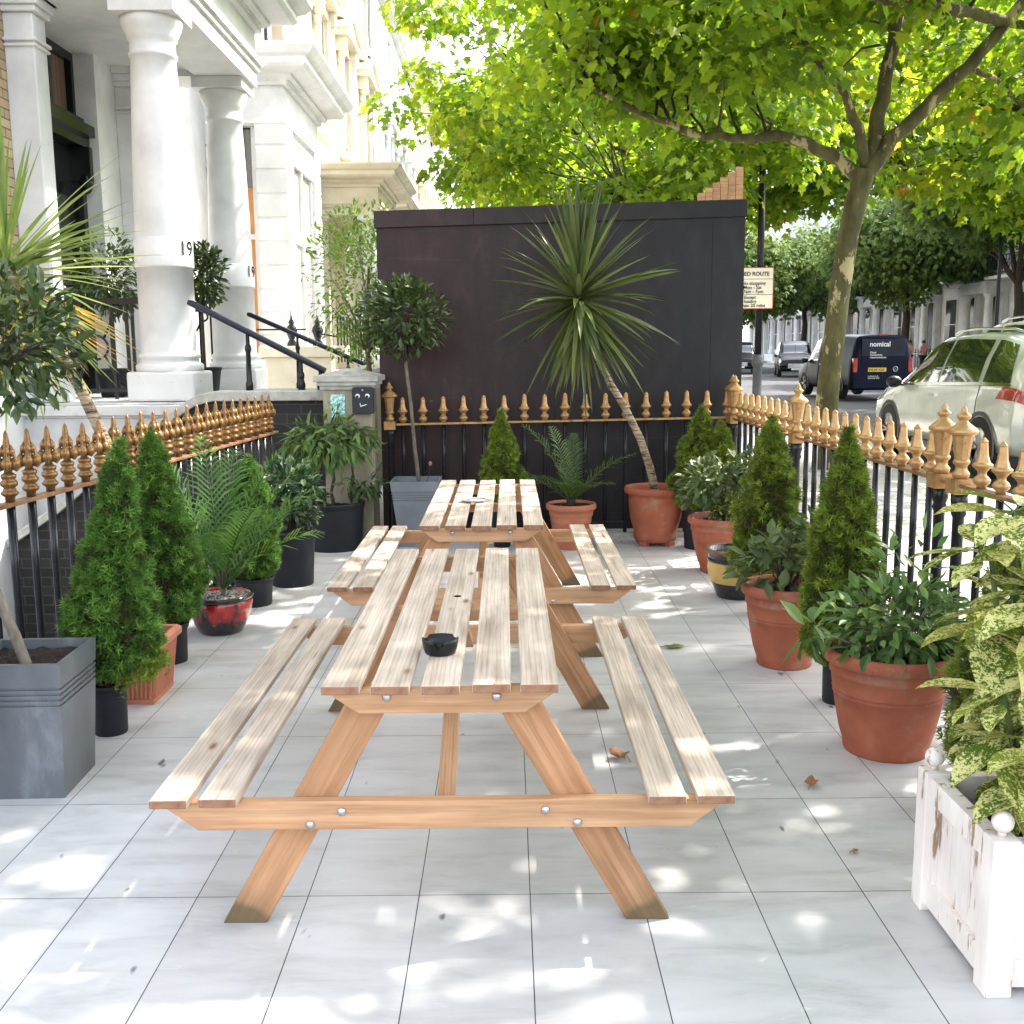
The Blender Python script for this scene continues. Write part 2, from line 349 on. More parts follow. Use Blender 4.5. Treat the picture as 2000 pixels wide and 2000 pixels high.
def mk_paving():
    m,N,L,B=new_mat('pavement_slabs'); B.inputs['Roughness'].default_value=.85
    t=N.new('ShaderNodeTexCoord'); b=N.new('ShaderNodeTexBrick'); L.new(t.outputs['Object'],b.inputs['Vector']); b.inputs['Scale'].default_value=1
    b.inputs['Brick Width'].default_value=.75; b.inputs['Row Height'].default_value=.6; b.inputs['Mortar Size'].default_value=.008
    b.inputs['Color1'].default_value=(.36,.34,.31,1); b.inputs['Color2'].default_value=(.42,.40,.37,1); b.inputs['Mortar'].default_value=(.12,.11,.10,1)
    n=noise(N,L,t,3,6,.6); r=ramp(N,[(.3,.8),(.7,1.1)]); L.new(n.outputs[0],r.inputs[0]); L.new(mixc(N,L,b.outputs[0],r.outputs[0],1,'MULTIPLY'),B.inputs['Base Color']); return m
paving=mk_paving()
def mk_hoarding():
    m,N,L,B=new_mat('black_painted_ply'); B.inputs['Roughness'].default_value=.5; B.inputs['Specular IOR Level'].default_value=.28
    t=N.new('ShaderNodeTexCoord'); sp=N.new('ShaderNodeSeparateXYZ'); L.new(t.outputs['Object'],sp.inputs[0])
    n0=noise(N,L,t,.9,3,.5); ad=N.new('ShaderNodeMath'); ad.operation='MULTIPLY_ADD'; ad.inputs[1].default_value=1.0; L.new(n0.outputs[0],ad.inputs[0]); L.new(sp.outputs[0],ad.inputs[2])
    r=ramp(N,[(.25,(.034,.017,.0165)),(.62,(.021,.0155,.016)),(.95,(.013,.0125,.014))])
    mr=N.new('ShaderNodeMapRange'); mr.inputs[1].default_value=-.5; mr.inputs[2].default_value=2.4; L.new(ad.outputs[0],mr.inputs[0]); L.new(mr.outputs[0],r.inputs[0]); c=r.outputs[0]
    mp=coords(N,L,(3.5,3.5,1.6)); n=noise(N,L,mp,2.4,8,.7,.4); r2=ramp(N,[(.36,.75),(.52,1.0),(.68,1.5)]); L.new(n.outputs[0],r2.inputs[0]); c=mixc(N,L,c,r2.outputs[0],1,'MULTIPLY')
    mp3=coords(N,L,(1,1,14)); n3=noise(N,L,mp3,1.2,4,.6,.6); r3=ramp(N,[(.66,0),(.72,.35)]); L.new(n3.outputs[0],r3.inputs[0]); c=mixc(N,L,c,(.06,.045,.043),r3.outputs[0])
    n4=noise(N,L,t,26,5,.8); r4=ramp(N,[(.70,0),(.78,.6)]); L.new(n4.outputs[0],r4.inputs[0]); c=mixc(N,L,c,(.09,.09,.09),r4.outputs[0])
    L.new(c,B.inputs['Base Color']); bump(N,L,B,n.outputs[0],.12,.006); return m
hoard=mk_hoarding()
def mk_redglaze():
    m,N,L,B=new_mat('red_black_drip_glaze'); B.inputs['Roughness'].default_value=.18; B.inputs['Coat Weight'].default_value=.5
    v=coords(N,L,(11,11,2.2)); n=noise(N,L,v,1.5,5,.6,.3); t=N.new('ShaderNodeTexCoord'); sp=N.new('ShaderNodeSeparateXYZ'); L.new(t.outputs['Object'],sp.inputs[0])
    mr=N.new('ShaderNodeMapRange'); mr.inputs[1].default_value=.02; mr.inputs[2].default_value=.10; mr.inputs[3].default_value=.22; mr.inputs[4].default_value=0; L.new(sp.outputs[2],mr.inputs[0])
    sb=N.new('ShaderNodeMath'); sb.operation='SUBTRACT'; L.new(n.outputs[0],sb.inputs[0]); L.new(mr.outputs[0],sb.inputs[1])
    r=ramp(N,[(.40,(.012,.008,.010)),(.47,(.17,.008,.008)),(.56,(.34,.010,.008)),(.7,(.46,.03,.018))]); L.new(sb.outputs[0],r.inputs[0]); L.new(r.outputs[0],B.inputs['Base Color']); return m
red_glaze=mk_redglaze()
yellow_glaze=simple('cracked_yellow_glaze',(.62,.40,.11),(.52,.32,.09),.35,ns=6,dirt=((.10,.05,.02),9,.655,.665),coat=.3)
black_glaze=simple('black_glaze',(.012,.012,.012),(.02,.02,.02),.2,ns=8,coat=.5)
peeling_white=simple('peeling_white_paint',(.84,.77,.70),(.78,.68,.62),.6,scale=(3,3,.5),ns=9,bs=.3,bd=.003,dirt=((.34,.22,.14),7,.565,.62))

wood_top=wood_mat('weathered_table_wood',(.60,.495,.405),(.37,.285,.215),(.18,.09,.05))
wood_frame=wood_mat('orange_pine',(.58,.34,.185),(.46,.235,.115),(.24,.085,.035))
wood_leg=wood_mat('pine_leg',(.50,.27,.14),(.38,.185,.085),(.22,.08,.03),foot=True)
wood_end=simple('plank_end_grain',(.33,.175,.105),(.22,.105,.06),.85,ns=45,bs=.3,bd=.002)

plane_leaf=leaf_mat('plane_tree_leaf',[(0,(.050,.095,.012)),(.45,(.085,.145,.016)),(.8,(.14,.19,.02)),(.985,(.16,.18,.02)),(.993,(.38,.20,.03)),(1,(.32,.10,.04))],.5,.58,(1.0,.95,.36))
green_leaf=leaf_mat('street_tree_leaf',[(0,(.08,.14,.035)),(.6,(.14,.21,.05)),(1,(.22,.28,.06))],.55,.55)
bay_leaf=leaf_mat('bay_leaf',[(0,(.026,.050,.013)),(.6,(.050,.086,.020)),(.93,(.085,.125,.025)),(1,(.16,.20,.04))],.33,.2,spec=.5)
light_leaf=leaf_mat('light_shrub_leaf',[(0,(.06,.12,.02)),(.6,(.11,.19,.035)),(1,(.18,.25,.06))],.42,.4,(1,1,.5))
rubbery_leaf=leaf_mat('glossy_dark_leaf',[(0,(.02,.05,.018)),(.7,(.04,.085,.03)),(.92,(.09,.15,.05)),(1,(.25,.28,.16))],.28,.15)
blue_leaf=leaf_mat('dull_green_leaf',[(0,(.055,.080,.030)),(.6,(.09,.125,.045)),(1,(.15,.19,.06))],.5,.25)
fresh_leaf=leaf_mat('fresh_green_leaf',[(0,(.07,.135,.035)),(.6,(.11,.19,.050)),(1,(.18,.27,.07))],.42,.3)
box_leaf=leaf_mat('small_yellow_green_leaf',[(0,(.06,.10,.02)),(.5,(.12,.17,.03)),(1,(.26,.27,.05))],.5,.3)
aucuba_leaf=leaf_mat('spotted_laurel_leaf',[(0,(.07,.13,.015)),(.6,(.12,.19,.022)),(1,(.28,.31,.035))],.38,.3,None,((.70,.66,.26),125,16,.772))
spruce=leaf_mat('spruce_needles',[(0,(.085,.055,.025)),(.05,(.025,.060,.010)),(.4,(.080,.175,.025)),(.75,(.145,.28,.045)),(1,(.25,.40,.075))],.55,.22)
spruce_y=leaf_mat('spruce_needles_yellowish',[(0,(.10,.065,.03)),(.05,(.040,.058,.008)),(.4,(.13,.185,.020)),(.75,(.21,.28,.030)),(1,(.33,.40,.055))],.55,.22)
strap_leaf=leaf_mat('cordyline_leaf',[(0,(.045,.068,.018)),(.5,(.085,.115,.030)),(.85,(.16,.19,.055)),(1,(.26,.28,.10))],.38,.2)
strap_light=leaf_mat('pale_cordyline_leaf',[(0,(.16,.22,.05)),(.7,(.26,.33,.09)),(.86,(.34,.40,.12)),(.93,(.50,.38,.06)),(1,(.42,.24,.04))],.42,.35)
palm_leaf=leaf_mat('palm_leaflet',[(0,(.045,.080,.018)),(.6,(.080,.130,.028)),(1,(.13,.19,.04))],.42,.25)
palm_light=leaf_mat('bright_palm_leaflet',[(0,(.05,.12,.025)),(.6,(.09,.19,.035)),(.85,(.16,.28,.04)),(1,(.36,.42,.05))],.4,.35)
dry_leaf=simple('dry_leaf',(.42,.22,.12),(.25,.12,.06),.8,ns=30)
green_fallen=simple('fallen_green_leaf',(.20,.22,.08),(.12,.14,.05),.6,ns=30)
# ------------------------------------------------------------------ ground
def slab(name, mat, x0,x1,y0,y1,z1,z0):
    o=MB().box(x0,x1,y0,y1,z0,z1).build(name,mat); return tag(o,kind='structure')
GL=-1.74
slab('patio_floor',tiles,GL,2.16,-5,5.43,0,-.25)
slab('pavement',paving,2.16,5.0,-14,130,.03,-.3)
slab('pavement',paving,-1.25,2.16,5.62,9.3,.03,-.3)
slab('pavement',paving,-2.4,2.16,9.3,130,.03,-.3)
slab('road',asphalt,5.14,20.4,-14,150,-.07,-.4)
slab('kerb',coping_stone,5.0,5.14,-14,130,.034,-.3)
slab('kerb',coping_stone,20.4,20.55,-14,150,.034,-.3)
slab('pavement',paving,20.55,25.5,-14,150,.03,-.3)
slab('ground',asphalt,-120,160,-60,500,-2.9,-3.2)
slab('kerb_strip',coping_stone,-1.2,2.3,5.43,5.62,.035,-.3)
slab('kerb_strip',coping_stone,2.06,2.36,-5,5.43,.034,-.25)
slab('kerb_strip',coping_stone,GL-.14,GL+.06,-5,5.0,.03,-.25)
for yy in (9,34,):                                   # white road lettering-free dashes down the middle of the road
    pass
# ------------------------------------------------------------------ dark area wall with raked stone coping
t=thing('area_wall','dark brick wall with raked stone coping between the left railing and the white porch','wall',(0,0,0))
line=[(-1.16,1.08),(-2.02,1.08),(-2.16,1.045),(-2.34,.93),(-2.69,.69),(-3.26,.22),(-3.75,-.10),(-4.1,-.35)]
P=[(-1.16,-2.9)]+line+[(-4.1,-2.9)]
MB().prism(P,lambda p,y:(p[0],y,p[1]),5.56,5.80).build('brickwork',black_brick,t)
m=MB(); top=[(x,z+.075) for x,z in line]
m.prism(line+top[::-1],lambda p,y:(p[0],y,p[1]),5.50,5.86); m.build('coping',coping_stone,t,bevel=.008)
w2=thing('area_wall','far side wall of the white steps with pale stone coping','wall',(0,0,0))
MB().box(-2.4,-.98,8.62,8.86,-2.9,1.0).build('wall_face',cream_stucco,w2)
MB().box(-2.42,-.96,8.58,8.90,1.0,1.06).build('coping',coping_stone,w2,bevel=.008)
st=thing('entrance_steps','white stone steps climbing to the columned porch','steps',(0,0,0))
m=MB()
for i in range(6):
    x1=-2.45+.22*(i+1); z=1.02-.165*(i+1)+.0
    m.box(-2.45,x1,5.83,8.60,z-.165 if i<5 else -.3,z)
m.build('treads',coping_stone,st,bevel=.006)


# ------------------------------------------------------------------ gate pier
def pier(loc,label,w=.36,h=1.17):
    t=thing('gate_pier',label,'pier',loc)
    MB().box(-w/2,w/2,-.18,.18,0,h).build('shaft',pier_render,t,bevel=.006)
    m=MB(); m.box(-w/2-.02,w/2+.02,-.20,.20,h,h+.03); m.box(-w/2-.04,w/2+.04,-.22,.22,h+.03,h+.06); m.box(-w/2-.06,w/2+.06,-.24,.24,h+.06,h+.10)
    a,b=w/2+.06,.24
    m.add([(-a,-b,h+.10),(a,-b,h+.10),(a,b,h+.10),(-a,b,h+.10),(-.03,-.03,h+.155),(.03,-.03,h+.155),(.03,.03,h+.155),(-.03,.03,h+.155)],
          [(0,1,5,4),(1,2,6,5),(2,3,7,6),(3,0,4,7),(4,5,6,7)])
    m.build('cap',coping_stone,t,bevel=.004); return t
pier((-.95,5.46,0),'rendered gate pier with stepped stone cap carrying the dark box with eyes')
pier((-1.16,8.75,0.0),'plain stone gate pier farther back behind the black handrails')
# letter box with googly eyes
t=thing('wall_box','charcoal box with googly eyes and a white mouth on the gate pier','box',(-.825,5.27,1.09))
m=MB()
def rrect(w,h,r,n=5):
    P=[]
    for cx,cz,a in ((w/2-r,h/2-r,0),(-w/2+r,h/2-r,90),(-w/2+r,-h/2+r,180),(w/2-r,-h/2+r,270)):
        for i in range(n+1):
            b=math.radians(a+90*i/n); P.append((cx+r*math.cos(b),cz+r*math.sin(b)))
    return P
m.prism(rrect(.158,.20,.02),lambda p,y:(p[0],y,p[1]),-.055,.01); m.build('casing',simple('charcoal_casing',(.028,.03,.038),rough=.4),t,bevel=.004)
eye_w=simple('eye_white',(.85,.85,.85),rough=.3); eye_b=simple('eye_black',(.01,.01,.01),rough=.2)
for sx in (-1,1):
    e=MB().ball((sx*.036,-.058,.035),(.017,.006,.017),14,8).build('eye',eye_w,t)
    MB().ball((sx*.036-.002,-.064,.030),(.0105,.004,.0105),12,8).build('pupil',eye_b,e)
MB().ball((0,-.056,.078),(.007,.003,.007),10,6).build('keyhole',silver,t)
MB().tube([(-.02,-.058,-.018),(-.016,-.058,-.042),(.030,-.058,-.028)],[.004,.006,.003],6).build('mouth',eye_w,t)
t=thing('notice','weathered turquoise and white paper notice stuck on the gate pier','notice',(-1.02,5.277,1.05))
def mk_notice():
    m,N,L,B=new_mat('faded_turquoise_print'); B.inputs['Roughness'].default_value=.5
    v=coords(N,L,(1,1,1)); n=noise(N,L,v,42,5,.7); r=ramp(N,[(.40,(.06,.36,.33)),(.5,(.25,.55,.50)),(.58,(.80,.84,.82))]); L.new(n.outputs[0],r.inputs[0]); L.new(r.outputs[0],B.inputs['Base Color']); return m
MB().box(-.054,.054,-.003,0,-.085,.085).build('sheet',mk_notice(),t)

# ------------------------------------------------------------------ terraced houses on the left
FX=-3.72                      # facade plane
def column(t,x,y,z0,z1,r,num=True):
    m=MB(); m.box(x-r*1.22,x+r*1.22,y-r*1.22,y+r*1.22,z0,z0+.245); p=m.build('plinth',white_stucco,t,bevel=.02)
    b=z0+.245
    prof=[(r*1.18,b),(r*1.2,b+.02),(r*1.2,b+.05),(r*1.14,b+.065),(r*1.05,b+.075),(r*1.03,b+.10),(r*1.1,b+.115),(r*1.1,b+.14),(r*1.02,b+.155),(r*.99,b+.17)]
    zb=z0+1.10
    prof+=[(r*.985,zb),(r*1.03,zb),(r*1.035,zb+.02),(r*1.03,zb+.235),(r*.985,zb+.24),(r*.975,zb+.25)]
    zt=z1-.42
    for i in range(1,9):
        k=i/8; prof.append((r*(.975-.20*k**1.3),zb+.25+(zt-zb-.25)*k))
    prof+=[(r*.83,zt+.01),(r*.84,zt+.035),(r*.78,zt+.045),(r*.78,zt+.13),(r*.86,zt+.15),(r*.87,zt+.17),(r*1.0,zt+.23),(r*1.06,zt+.28),(r*1.04,zt+.31)]
    MB().lathe(prof,40,(x,y)).build('shaft',white_stucco,t)
    MB().box(x-r*1.12,x+r*1.12,y-r*1.12,y+r*1.12,z1-.11,z1).build('capital_slab',white_stucco,t,bevel=.006)
def text_obj(name,s,size,mat,parent,M,depth=.002,align='LEFT',bold=0,sx=1):
    c=bpy.data.curves.new(name,'FONT'); c.body=s; c.size=size; c.extrude=depth; c.align_x=align; c.offset=bold; c.space_line=1.0
    o=bpy.data.objects.new(name+'_tmp',c); S.collection.objects.link(o)
    dg=bpy.context.evaluated_depsgraph_get(); me=bpy.data.meshes.new_from_object(o.evaluated_get(dg)); bpy.data.objects.remove(o)
    me.materials.clear(); me.materials.append(mat)
    if sx!=1:
        for v in me.vertices: v.co.x*=sx
    r=bpy.data.objects.new(name,me); link(r,parent); r.matrix_local=M; return r
def mtx(loc,X,Y):
    X=Vector(X).normalized();Y=Vector(Y).normalized();Z=X.cross(Y); m=Matrix((X,Y,Z)).transposed().to_4x4(); m.translation=Vector(loc); return m
def wrap_number(t,cx,cy,z,r,ang,s,size):
    """numerals bent round a column; ang = direction of the text centre"""
    c=bpy.data.curves.new('n','FONT'); c.body=s; c.size=size; c.extrude=.002; c.align_x='CENTER'
    o=bpy.data.objects.new('n_tmp',c); S.collection.objects.link(o)
    dg=bpy.context.evaluated_depsgraph_get(); me=bpy.data.meshes.new_from_object(o.evaluated_get(dg)); bpy.data.objects.remove(o)
    me.materials.clear(); me.materials.append(black_paint)
    for v in me.vertices:
        a=ang+v.co.x/r; rr=r+.003+v.co.z; v.co=Vector((cx+rr*math.cos(a),cy+rr*math.sin(a),z+v.co.y))
    link(bpy.data.objects.new('house_number',me),t)
def cornice_profile(d):   # (out, up) pairs
    return [(0,0),(.05*d,0),(.05*d,.05),(.12*d,.09),(.12*d,.13),(.30*d,.16),(.34*d,.20),(.34*d,.27),(.40*d,.30),(.46*d,.38),(.46*d,.42),(0,.45)]
def cornice_L(m,x,y0,y1,z,d=1.0,inner=-5.0,mat=0):
    """moulding on the near (-y), street (+x) and far (+y) faces of a block whose corner is x,y0 / x,y1"""
    prof=cornice_profile(d); V=[]; n=len(prof)
    for o,u in prof:
        V+= [(inner,y0-o,z+u),(x+o,y0-o,z+u),(x+o,y1+o,z+u),(inner,y1+o,z+u)]
    F=[]
    for i in range(n-1):
        for k in range(3): F.append((i*4+k,i*4+k+1,(i+1)*4+k+1,(i+1)*4+k))
    F.append(((n-1)*4,(n-1)*4+1,(n-1)*4+2,(n-1)*4+3)); m.add(V,F,mat)
def dentils(m,x,y0,y1,z,x_in,mat=0,s=.035,o=.05):
    k=y0
    yy=y0
    while yy<y1: m.box(x+o-.01,x+o+.035,yy,yy+s,z,z+.055,mat); yy+=s*2
    xx=x_in
    while xx<x: m.box(xx,xx+s,y0-o-.035,y0-o+.01,z,z+.055,mat); xx+=s*2
def sash(t,y,w,z0,z1,x,glass=glass_dark,frame=None,pediment=False,surround=True,mat=white_stucco):
    """a window on the +x facade plane x; its opening is a recess panel, frame, sill and surround standing proud"""
    f=MB(); c=.05
    f.box(x-.02,x+.035,y-w/2,y-w/2+c,z0,z1); f.box(x-.02,x+.035,y+w/2-c,y+w/2,z0,z1); f.box(x-.02,x+.034,y-w/2+c,y+w/2-c,z1-c,z1); f.box(x-.02,x+.034,y-w/2+c,y+w/2-c,z0,z0+c)
    f.box(x-.02,x+.04,y-w/2+c,y+w/2-c,(z0+z1)/2-.025,(z0+z1)/2+.025); f.box(x-.02,x+.03,y-.012,y+.012,z0+c,z1-c)
    w_=f.build('window',mat,t)
    MB().box(x-.02,x+.012,y-w/2+c,y+w/2-c,z0+c,z1-c).build('pane',glass,w_)
    if surround:
        s=MB(); s.box(x,x+.12,y-w/2-.18,y-w/2,z0-.1,z1); s.box(x,x+.12,y+w/2,y+w/2+.18,z0-.1,z1); s.box(x,x+.13,y-w/2-.18,y+w/2+.18,z1,z1+.22)
        s.box(x,x+.20,y-w/2-.24,y+w/2+.24,z0-.20,z0-.1)
        if pediment:
            a=w/2+.42; s.box(x,x+.34,y-a,y+a,z1+.22,z1+.34)
            for k in (-1,1):   # scrolled brackets
                s.box(x,x+.26,y+k*(w/2+.20)-.08,y+k*(w/2+.20)+.08,z1-.10,z1+.22); s.ball((x+.15,y+k*(w/2+.20),z1-.14),(.13,.075,.12),10,6); s.ball((x+.09,y+k*(w/2+.20),z1-.32),(.08,.06,.10),10,6)
                s.box(x+.1,x+.16,y+k*(w/2+.09)-.03,y+k*(w/2+.09)+.03,z0,z1)
            V=[];P=[(-a,0),(a,0),(a,.06),(0,.42),(-a,.06)]
            s.prism(P,lambda p,xx:(xx,y+p[0],z1+.34+p[1]),x,x+.30); s.prism([(-a-.06,.02),(0,.44),(a+.06,.02),(a+.06,.1),(0,.52),(-a-.06,.1)],lambda p,xx:(xx,y+p[0],z1+.34+p[1]),x,x+.38)
        s.build('surround',mat,t)
def house(y0,label,mat,first=False,L=13.0,strip=True):
    t=thing('terraced_house',label,'house',(0,y0,0))
    def w(name,m,mm,**k): return m.build(name,mm,t,**k)
    py=6.2-3.3 if first else 2.6          # porch near face relative to y0 (first house starts at y=3.3)
    zb=1.05
    # main wall with a real opening at the door
    dy0,dy1=py+.80,py+1.90
    m=MB()
    if first: m.box(FX-1.2,FX,-0.0,py+.02,1.25,13.0,1); m.box(FX-1.2,FX+.03,0,py+.02,-2.9,1.25,0); 
    else: m.box(FX-1.2,FX,0,py+.02,-2.9,13.0,0)
    m.box(FX-1.2,FX,py+.02,dy0,-2.9,13.0,0)
    m.box(FX-1.2,FX,dy1,L-1.3,-2.9,13.0,0); m.box(FX-1.2,FX,dy0,dy1,4.30,13.0,0); m.box(FX-1.2,FX,dy0,dy1,-2.9,zb,0)
    m.box(FX-1.2,FX-.04,L-1.3,L,-2.9,13.0,2)
    w('wall',m,[mat,yellow_brick_y,yellow_brick_y])
    if first:
        MB().box(FX-.02,FX+.012,py+3.77,py+4.32,2.4,5.0).build('brick_panel',yellow_brick_y,t)
    # door set back
    d=MB(); dx=FX-.25
    d.box(dx-.05,dx,dy0,dy1,zb,3.42); 
    for (a,b,c,e) in ((.16,.50,.25,.9),(.60,.94,.25,.9),(.16,.50,1.05,1.9),(.60,.94,1.05,1.9)): d.box(dx,dx+.02,dy0+a,dy0+b,zb+c,zb+e)
    door=d.build('door',soot_black,t,bevel=.006)
    MB().ball((dx+.05,dy0+.5,zb+1.0),.035).build('knob',dark_gold,door)
    d=MB(); d.box(dx,dx+.10,dy0,dy0+.09,zb,3.42); d.box(dx,dx+.10,dy1-.09,dy1,zb,3.42); d.box(dx,dx+.16,dy0,dy1,3.42,3.52); d.box(dx,dx+.22,dy0,dy1,3.52,3.62); d.box(dx,dx+.12,dy0,dy1,3.62,3.70)
    d.box(dx,dx+.2,dy1-.13,dy1-.05,3.1,3.42); d.ball((dx+.14,dy1-.09,3.1),(.07,.05,.12))
    d.build('door_surround',soot_black,t)
    d=MB(); d.box(dx-.02,dx+.05,dy0,dy0+.06,3.70,4.30); d.box(dx-.02,dx+.05,dy1-.06,dy1,3.70,4.30); d.box(dx-.02,dx+.049,dy0+.06,dy1-.06,4.22,4.30); d.box(dx-.02,dx+.05,(dy0+dy1)/2-.03,(dy0+dy1)/2+.03,3.70,4.22)
    fl=d.build('fanlight',soot_black,t); MB().box(dx-.04,dx-.01,dy0+.05,dy1-.05,3.70,4.28).build('pane',glass_dark,fl); MB().box(dx-.03,dx-.005,dy0+.58,dy1-.08,3.70,4.24).build('curtain',curtain,fl)
    # piers beside the opening
    for k,(a,b) in enumerate(((py,py+.24),(py+2.42,py+2.74))):
        m=MB(); m.box(FX,FX+.24,a,b,zb,4.12); m.box(FX-.0,FX+.27,a-.03,b+.03,zb,zb+.25); m.box(FX,FX+.262,a-.02,b+.02,3.86,3.885); m.box(FX,FX+.27,a-.03,b+.03,3.9,3.93)
        m.box(FX,FX+.275,a-.03,b+.03,4.12,4.17); m.box(FX,FX+.30,a-.05,b+.05,4.17,4.24); m.box(FX,FX+.33,a-.08,b+.08,4.24,4.34); w('pilaster',m,mat,bevel=.01)
    # podium and porch floor
    m=MB(); m.box(FX,-2.42,py-.2,py+2.95,-2.9,.93); m.box(FX,-2.36,py-.27,py+3.0,.95,1.03); m.box(FX,-2.40,py-.23,py+2.97,.93,.95)
    m.box(FX,-2.345,py-.14,py+2.9,1.03,1.045)
    w('podium',m,grey_stucco if first else mat,bevel=.015)
    column(t,-2.63,py+.27,zb,4.24,.232) ; column(t,-2.70,py+2.75,zb-.02,4.24,.232)
    if first:
        wrap_number(t,-2.63,y0*0+py+.27,2.25,.24,-.42,'19',.17); wrap_number(t,-2.70,py+2.75,2.24,.24,-.30,'19',.17)
    # ceiling and entablature
    m=MB(); m.box(FX,-2.95,py+.5,py+2.5,4.30,4.36); w('porch_ceiling',m,mat)
    m=MB(); ex=-2.40
    m.box(FX-.1,ex,py,py+3.0,4.36,5.15); m.box(FX,ex,py,py+.52,4.24,4.36); m.box(FX,ex,py+2.5,py+3.0,4.24,4.36); m.box(-2.92,ex,py+.52,py+2.5,4.24,4.36)
    m.box(FX,ex+.03,py-.03,py+3.03,4.40,4.46); m.box(FX,ex+.06,py-.06,py+3.06,4.46,4.52)
    cornice_L(m,ex,py,py+3.0,4.80,1.15,FX); dentils(m,ex,py,py+3.0,4.85,FX); w('entablature',m,mat)
    # bay
    by0,by1,bx=py+5.7,py+8.25,-2.66
    H=4.95; m=MB()
    m.box(FX,bx,by0,by1,-2.9,1.35); m.box(bx-.05,bx+.08,by0+.44,by1-.44,1.30,1.42); w('bay_base',m,mat); m=MB()
    m.box(bx-.37,bx-.02,by0+.03,by0+.39,4.36,H); m.box(bx-.37,bx-.02,by1-.39,by1-.03,4.36,H); m.box(FX,bx,by0+.01,by1-.01,4.40,H)
    w('bay_frieze',m,mat)
    for x0,x1,a,b in ((bx-.40,bx+.018,by0-.018,by0+.438),(bx-.40,bx+.018,by1-.438,by1+.018),(FX+.0,FX+.12,by0-.015,by0+.3)):
        m=MB(); z=1.36                                               # rusticated pier: courses with recessed joints
        m.box(x0+.012,x1-.012,a+.012,b-.012,1.35,4.38)
        while z<4.36: m.box(x0,x1,a,b,z+.012,z+.295); z+=.31
        w('rusticated_pier',m,mat,bevel=.006)
    m=MB(); m.box(FX+.1,bx+.03,by0-.03,by1+.03,4.42,4.50); cornice_L(m,bx,by0,by1,H-.05,1.1,FX); dentils(m,bx,by0,by1,H,FX+.1,s=.04); w('bay_cornice',m,mat)
    # bay front window (towards camera) and street window
    f=MB(); a,b=FX+.16,bx-.42
    f.box(a,a+.06,by0+.12,by0+.2,1.42,4.40); f.box(b-.06,b,by0+.12,by0+.2,1.42,4.40); f.box(a+.06,b-.06,by0+.12,by0+.2,2.95,3.02); f.box(a,b,by0+.05,by0+.22,1.36,1.44)
    wf=f.build('window',mat,t)
    MB().box(a+.05,b-.05,by0+.15,by0+.18,3.62,4.40).build('pane',glass_dark,wf)
    MB().box(a+.05,b-.05,by0+.14,by0+.17,1.44,3.62).build('boarding',plywood if first else glass_dark,wf)
    f=MB(); f.box(bx-.12,bx-.04,by0+.42,by0+.50,1.42,4.0); f.box(bx-.12,bx-.04,by1-.50,by1-.42,1.42,4.0); f.box(bx-.12,bx-.041,by0+.5,by1-.5,2.95,3.02); f.box(bx-.3,bx-.02,by0+.42,by1-.42,4.0,4.40)
    f.box(bx-.10,bx-.03,(by0+by1)/2-.04,(by0+by1)/2+.04,1.42,4.0)
    wf=f.build('window',mat,t); MB().box(bx-.11,bx-.08,by0+.48,by1-.48,1.42,3.98).build('pane',simple('pale_blind',(.55,.52,.46),rough=.3) if first else glass_dark,wf)
    # upper floors
    for yy in (py+1.2,py+4.4,py+8.2): sash(t,yy,1.05,6.25,8.55,FX,pediment=True,mat=mat)
    for yy in (py+1.2,py+4.4,py+8.2): sash(t,yy,.95,9.9,11.6,FX,mat=mat)
    m=MB(); m.box(FX-.02,FX+.10,0,L-1.3,5.55,5.75); m.box(FX-.02,FX+.16,0,L-1.3,9.3,9.5)
    cornice_L(m,FX,0,L,12.35,1.9,FX-1.0); m.box(FX-1.2,FX-.1,0,L,13.0,15.6); cornice_L(m,FX-.1,0,L,15.3,1.0,FX-1.2); m.box(FX-9,FX-1.2,0,L,-2.9,15.3)
    w('cornice',m,mat)
    if strip: MB().tube([(FX+.03,L-.9,5.5),(FX+.03,L-.9,13)],.05,8).build('downpipe',black_paint,t)
    return t
h1=house(3.3,'white stuccoed house number 19 with a two columned porch and an orange boarded bay window','white',first=True,L=12.7) if False else house(3.3,'white stuccoed house number 19 with a two columned porch and an orange boarded bay window',white_stucco,first=True,L=13.3)
house(17.4,'cream stuccoed house with dentilled porch, next after the boarded bay',cream_stucco)
house(30.6,'white stuccoed house with pedimented windows beyond the cream one',white_stucco)
house(43.8,'pale far house near the end of the left terrace under the sky gap',cream_stucco)
house(57.0,'last and farthest white house of the left terrace, half behind leaves',white_stucco)

# railings and handrails about the steps
t=thing('porch_railing','black iron railing panel with rings between the porch pier and near column','railing',(0,6.47,0))
m=MB(); m.box(-3.45,-2.86,-.025,.025,1.86,1.91); m.box(-3.45,-2.86,-.012,.012,1.12,1.15); m.build('rail',black_paint,t)
for x in (-3.10,-2.98,-2.93): MB().box(x-.012,x+.012,-.012,.012,1.06,1.87).build('bar',black_paint,t)
m=MB()
def ring(m,c,r,th=.011,ax='y',seg=18):
    P=[(c[0]+r*math.cos(2*PI*i/seg),c[1],c[2]+r*math.sin(2*PI*i/seg)) if ax=='y' else (c[0],c[1]+r*math.cos(2*PI*i/seg),c[2]+r*math.sin(2*PI*i/seg)) for i in range(seg+1)]
    m.tube(P,th,6)
for c in ((-3.06,0,1.81),(-3.02,0,1.20)): ring(m,c,.045)
ring(m,(-3.25,0,1.50),.10); m.tube([(-3.10,0,1.74),(-3.18,0,1.58)],.012,6); m.tube([(-3.10,0,1.26),(-3.18,0,1.42)],.012,6); m.tube([(-3.40,0,1.74),(-3.32,0,1.58)],.012,6); m.tube([(-3.40,0,1.26),(-3.32,0,1.42)],.012,6)
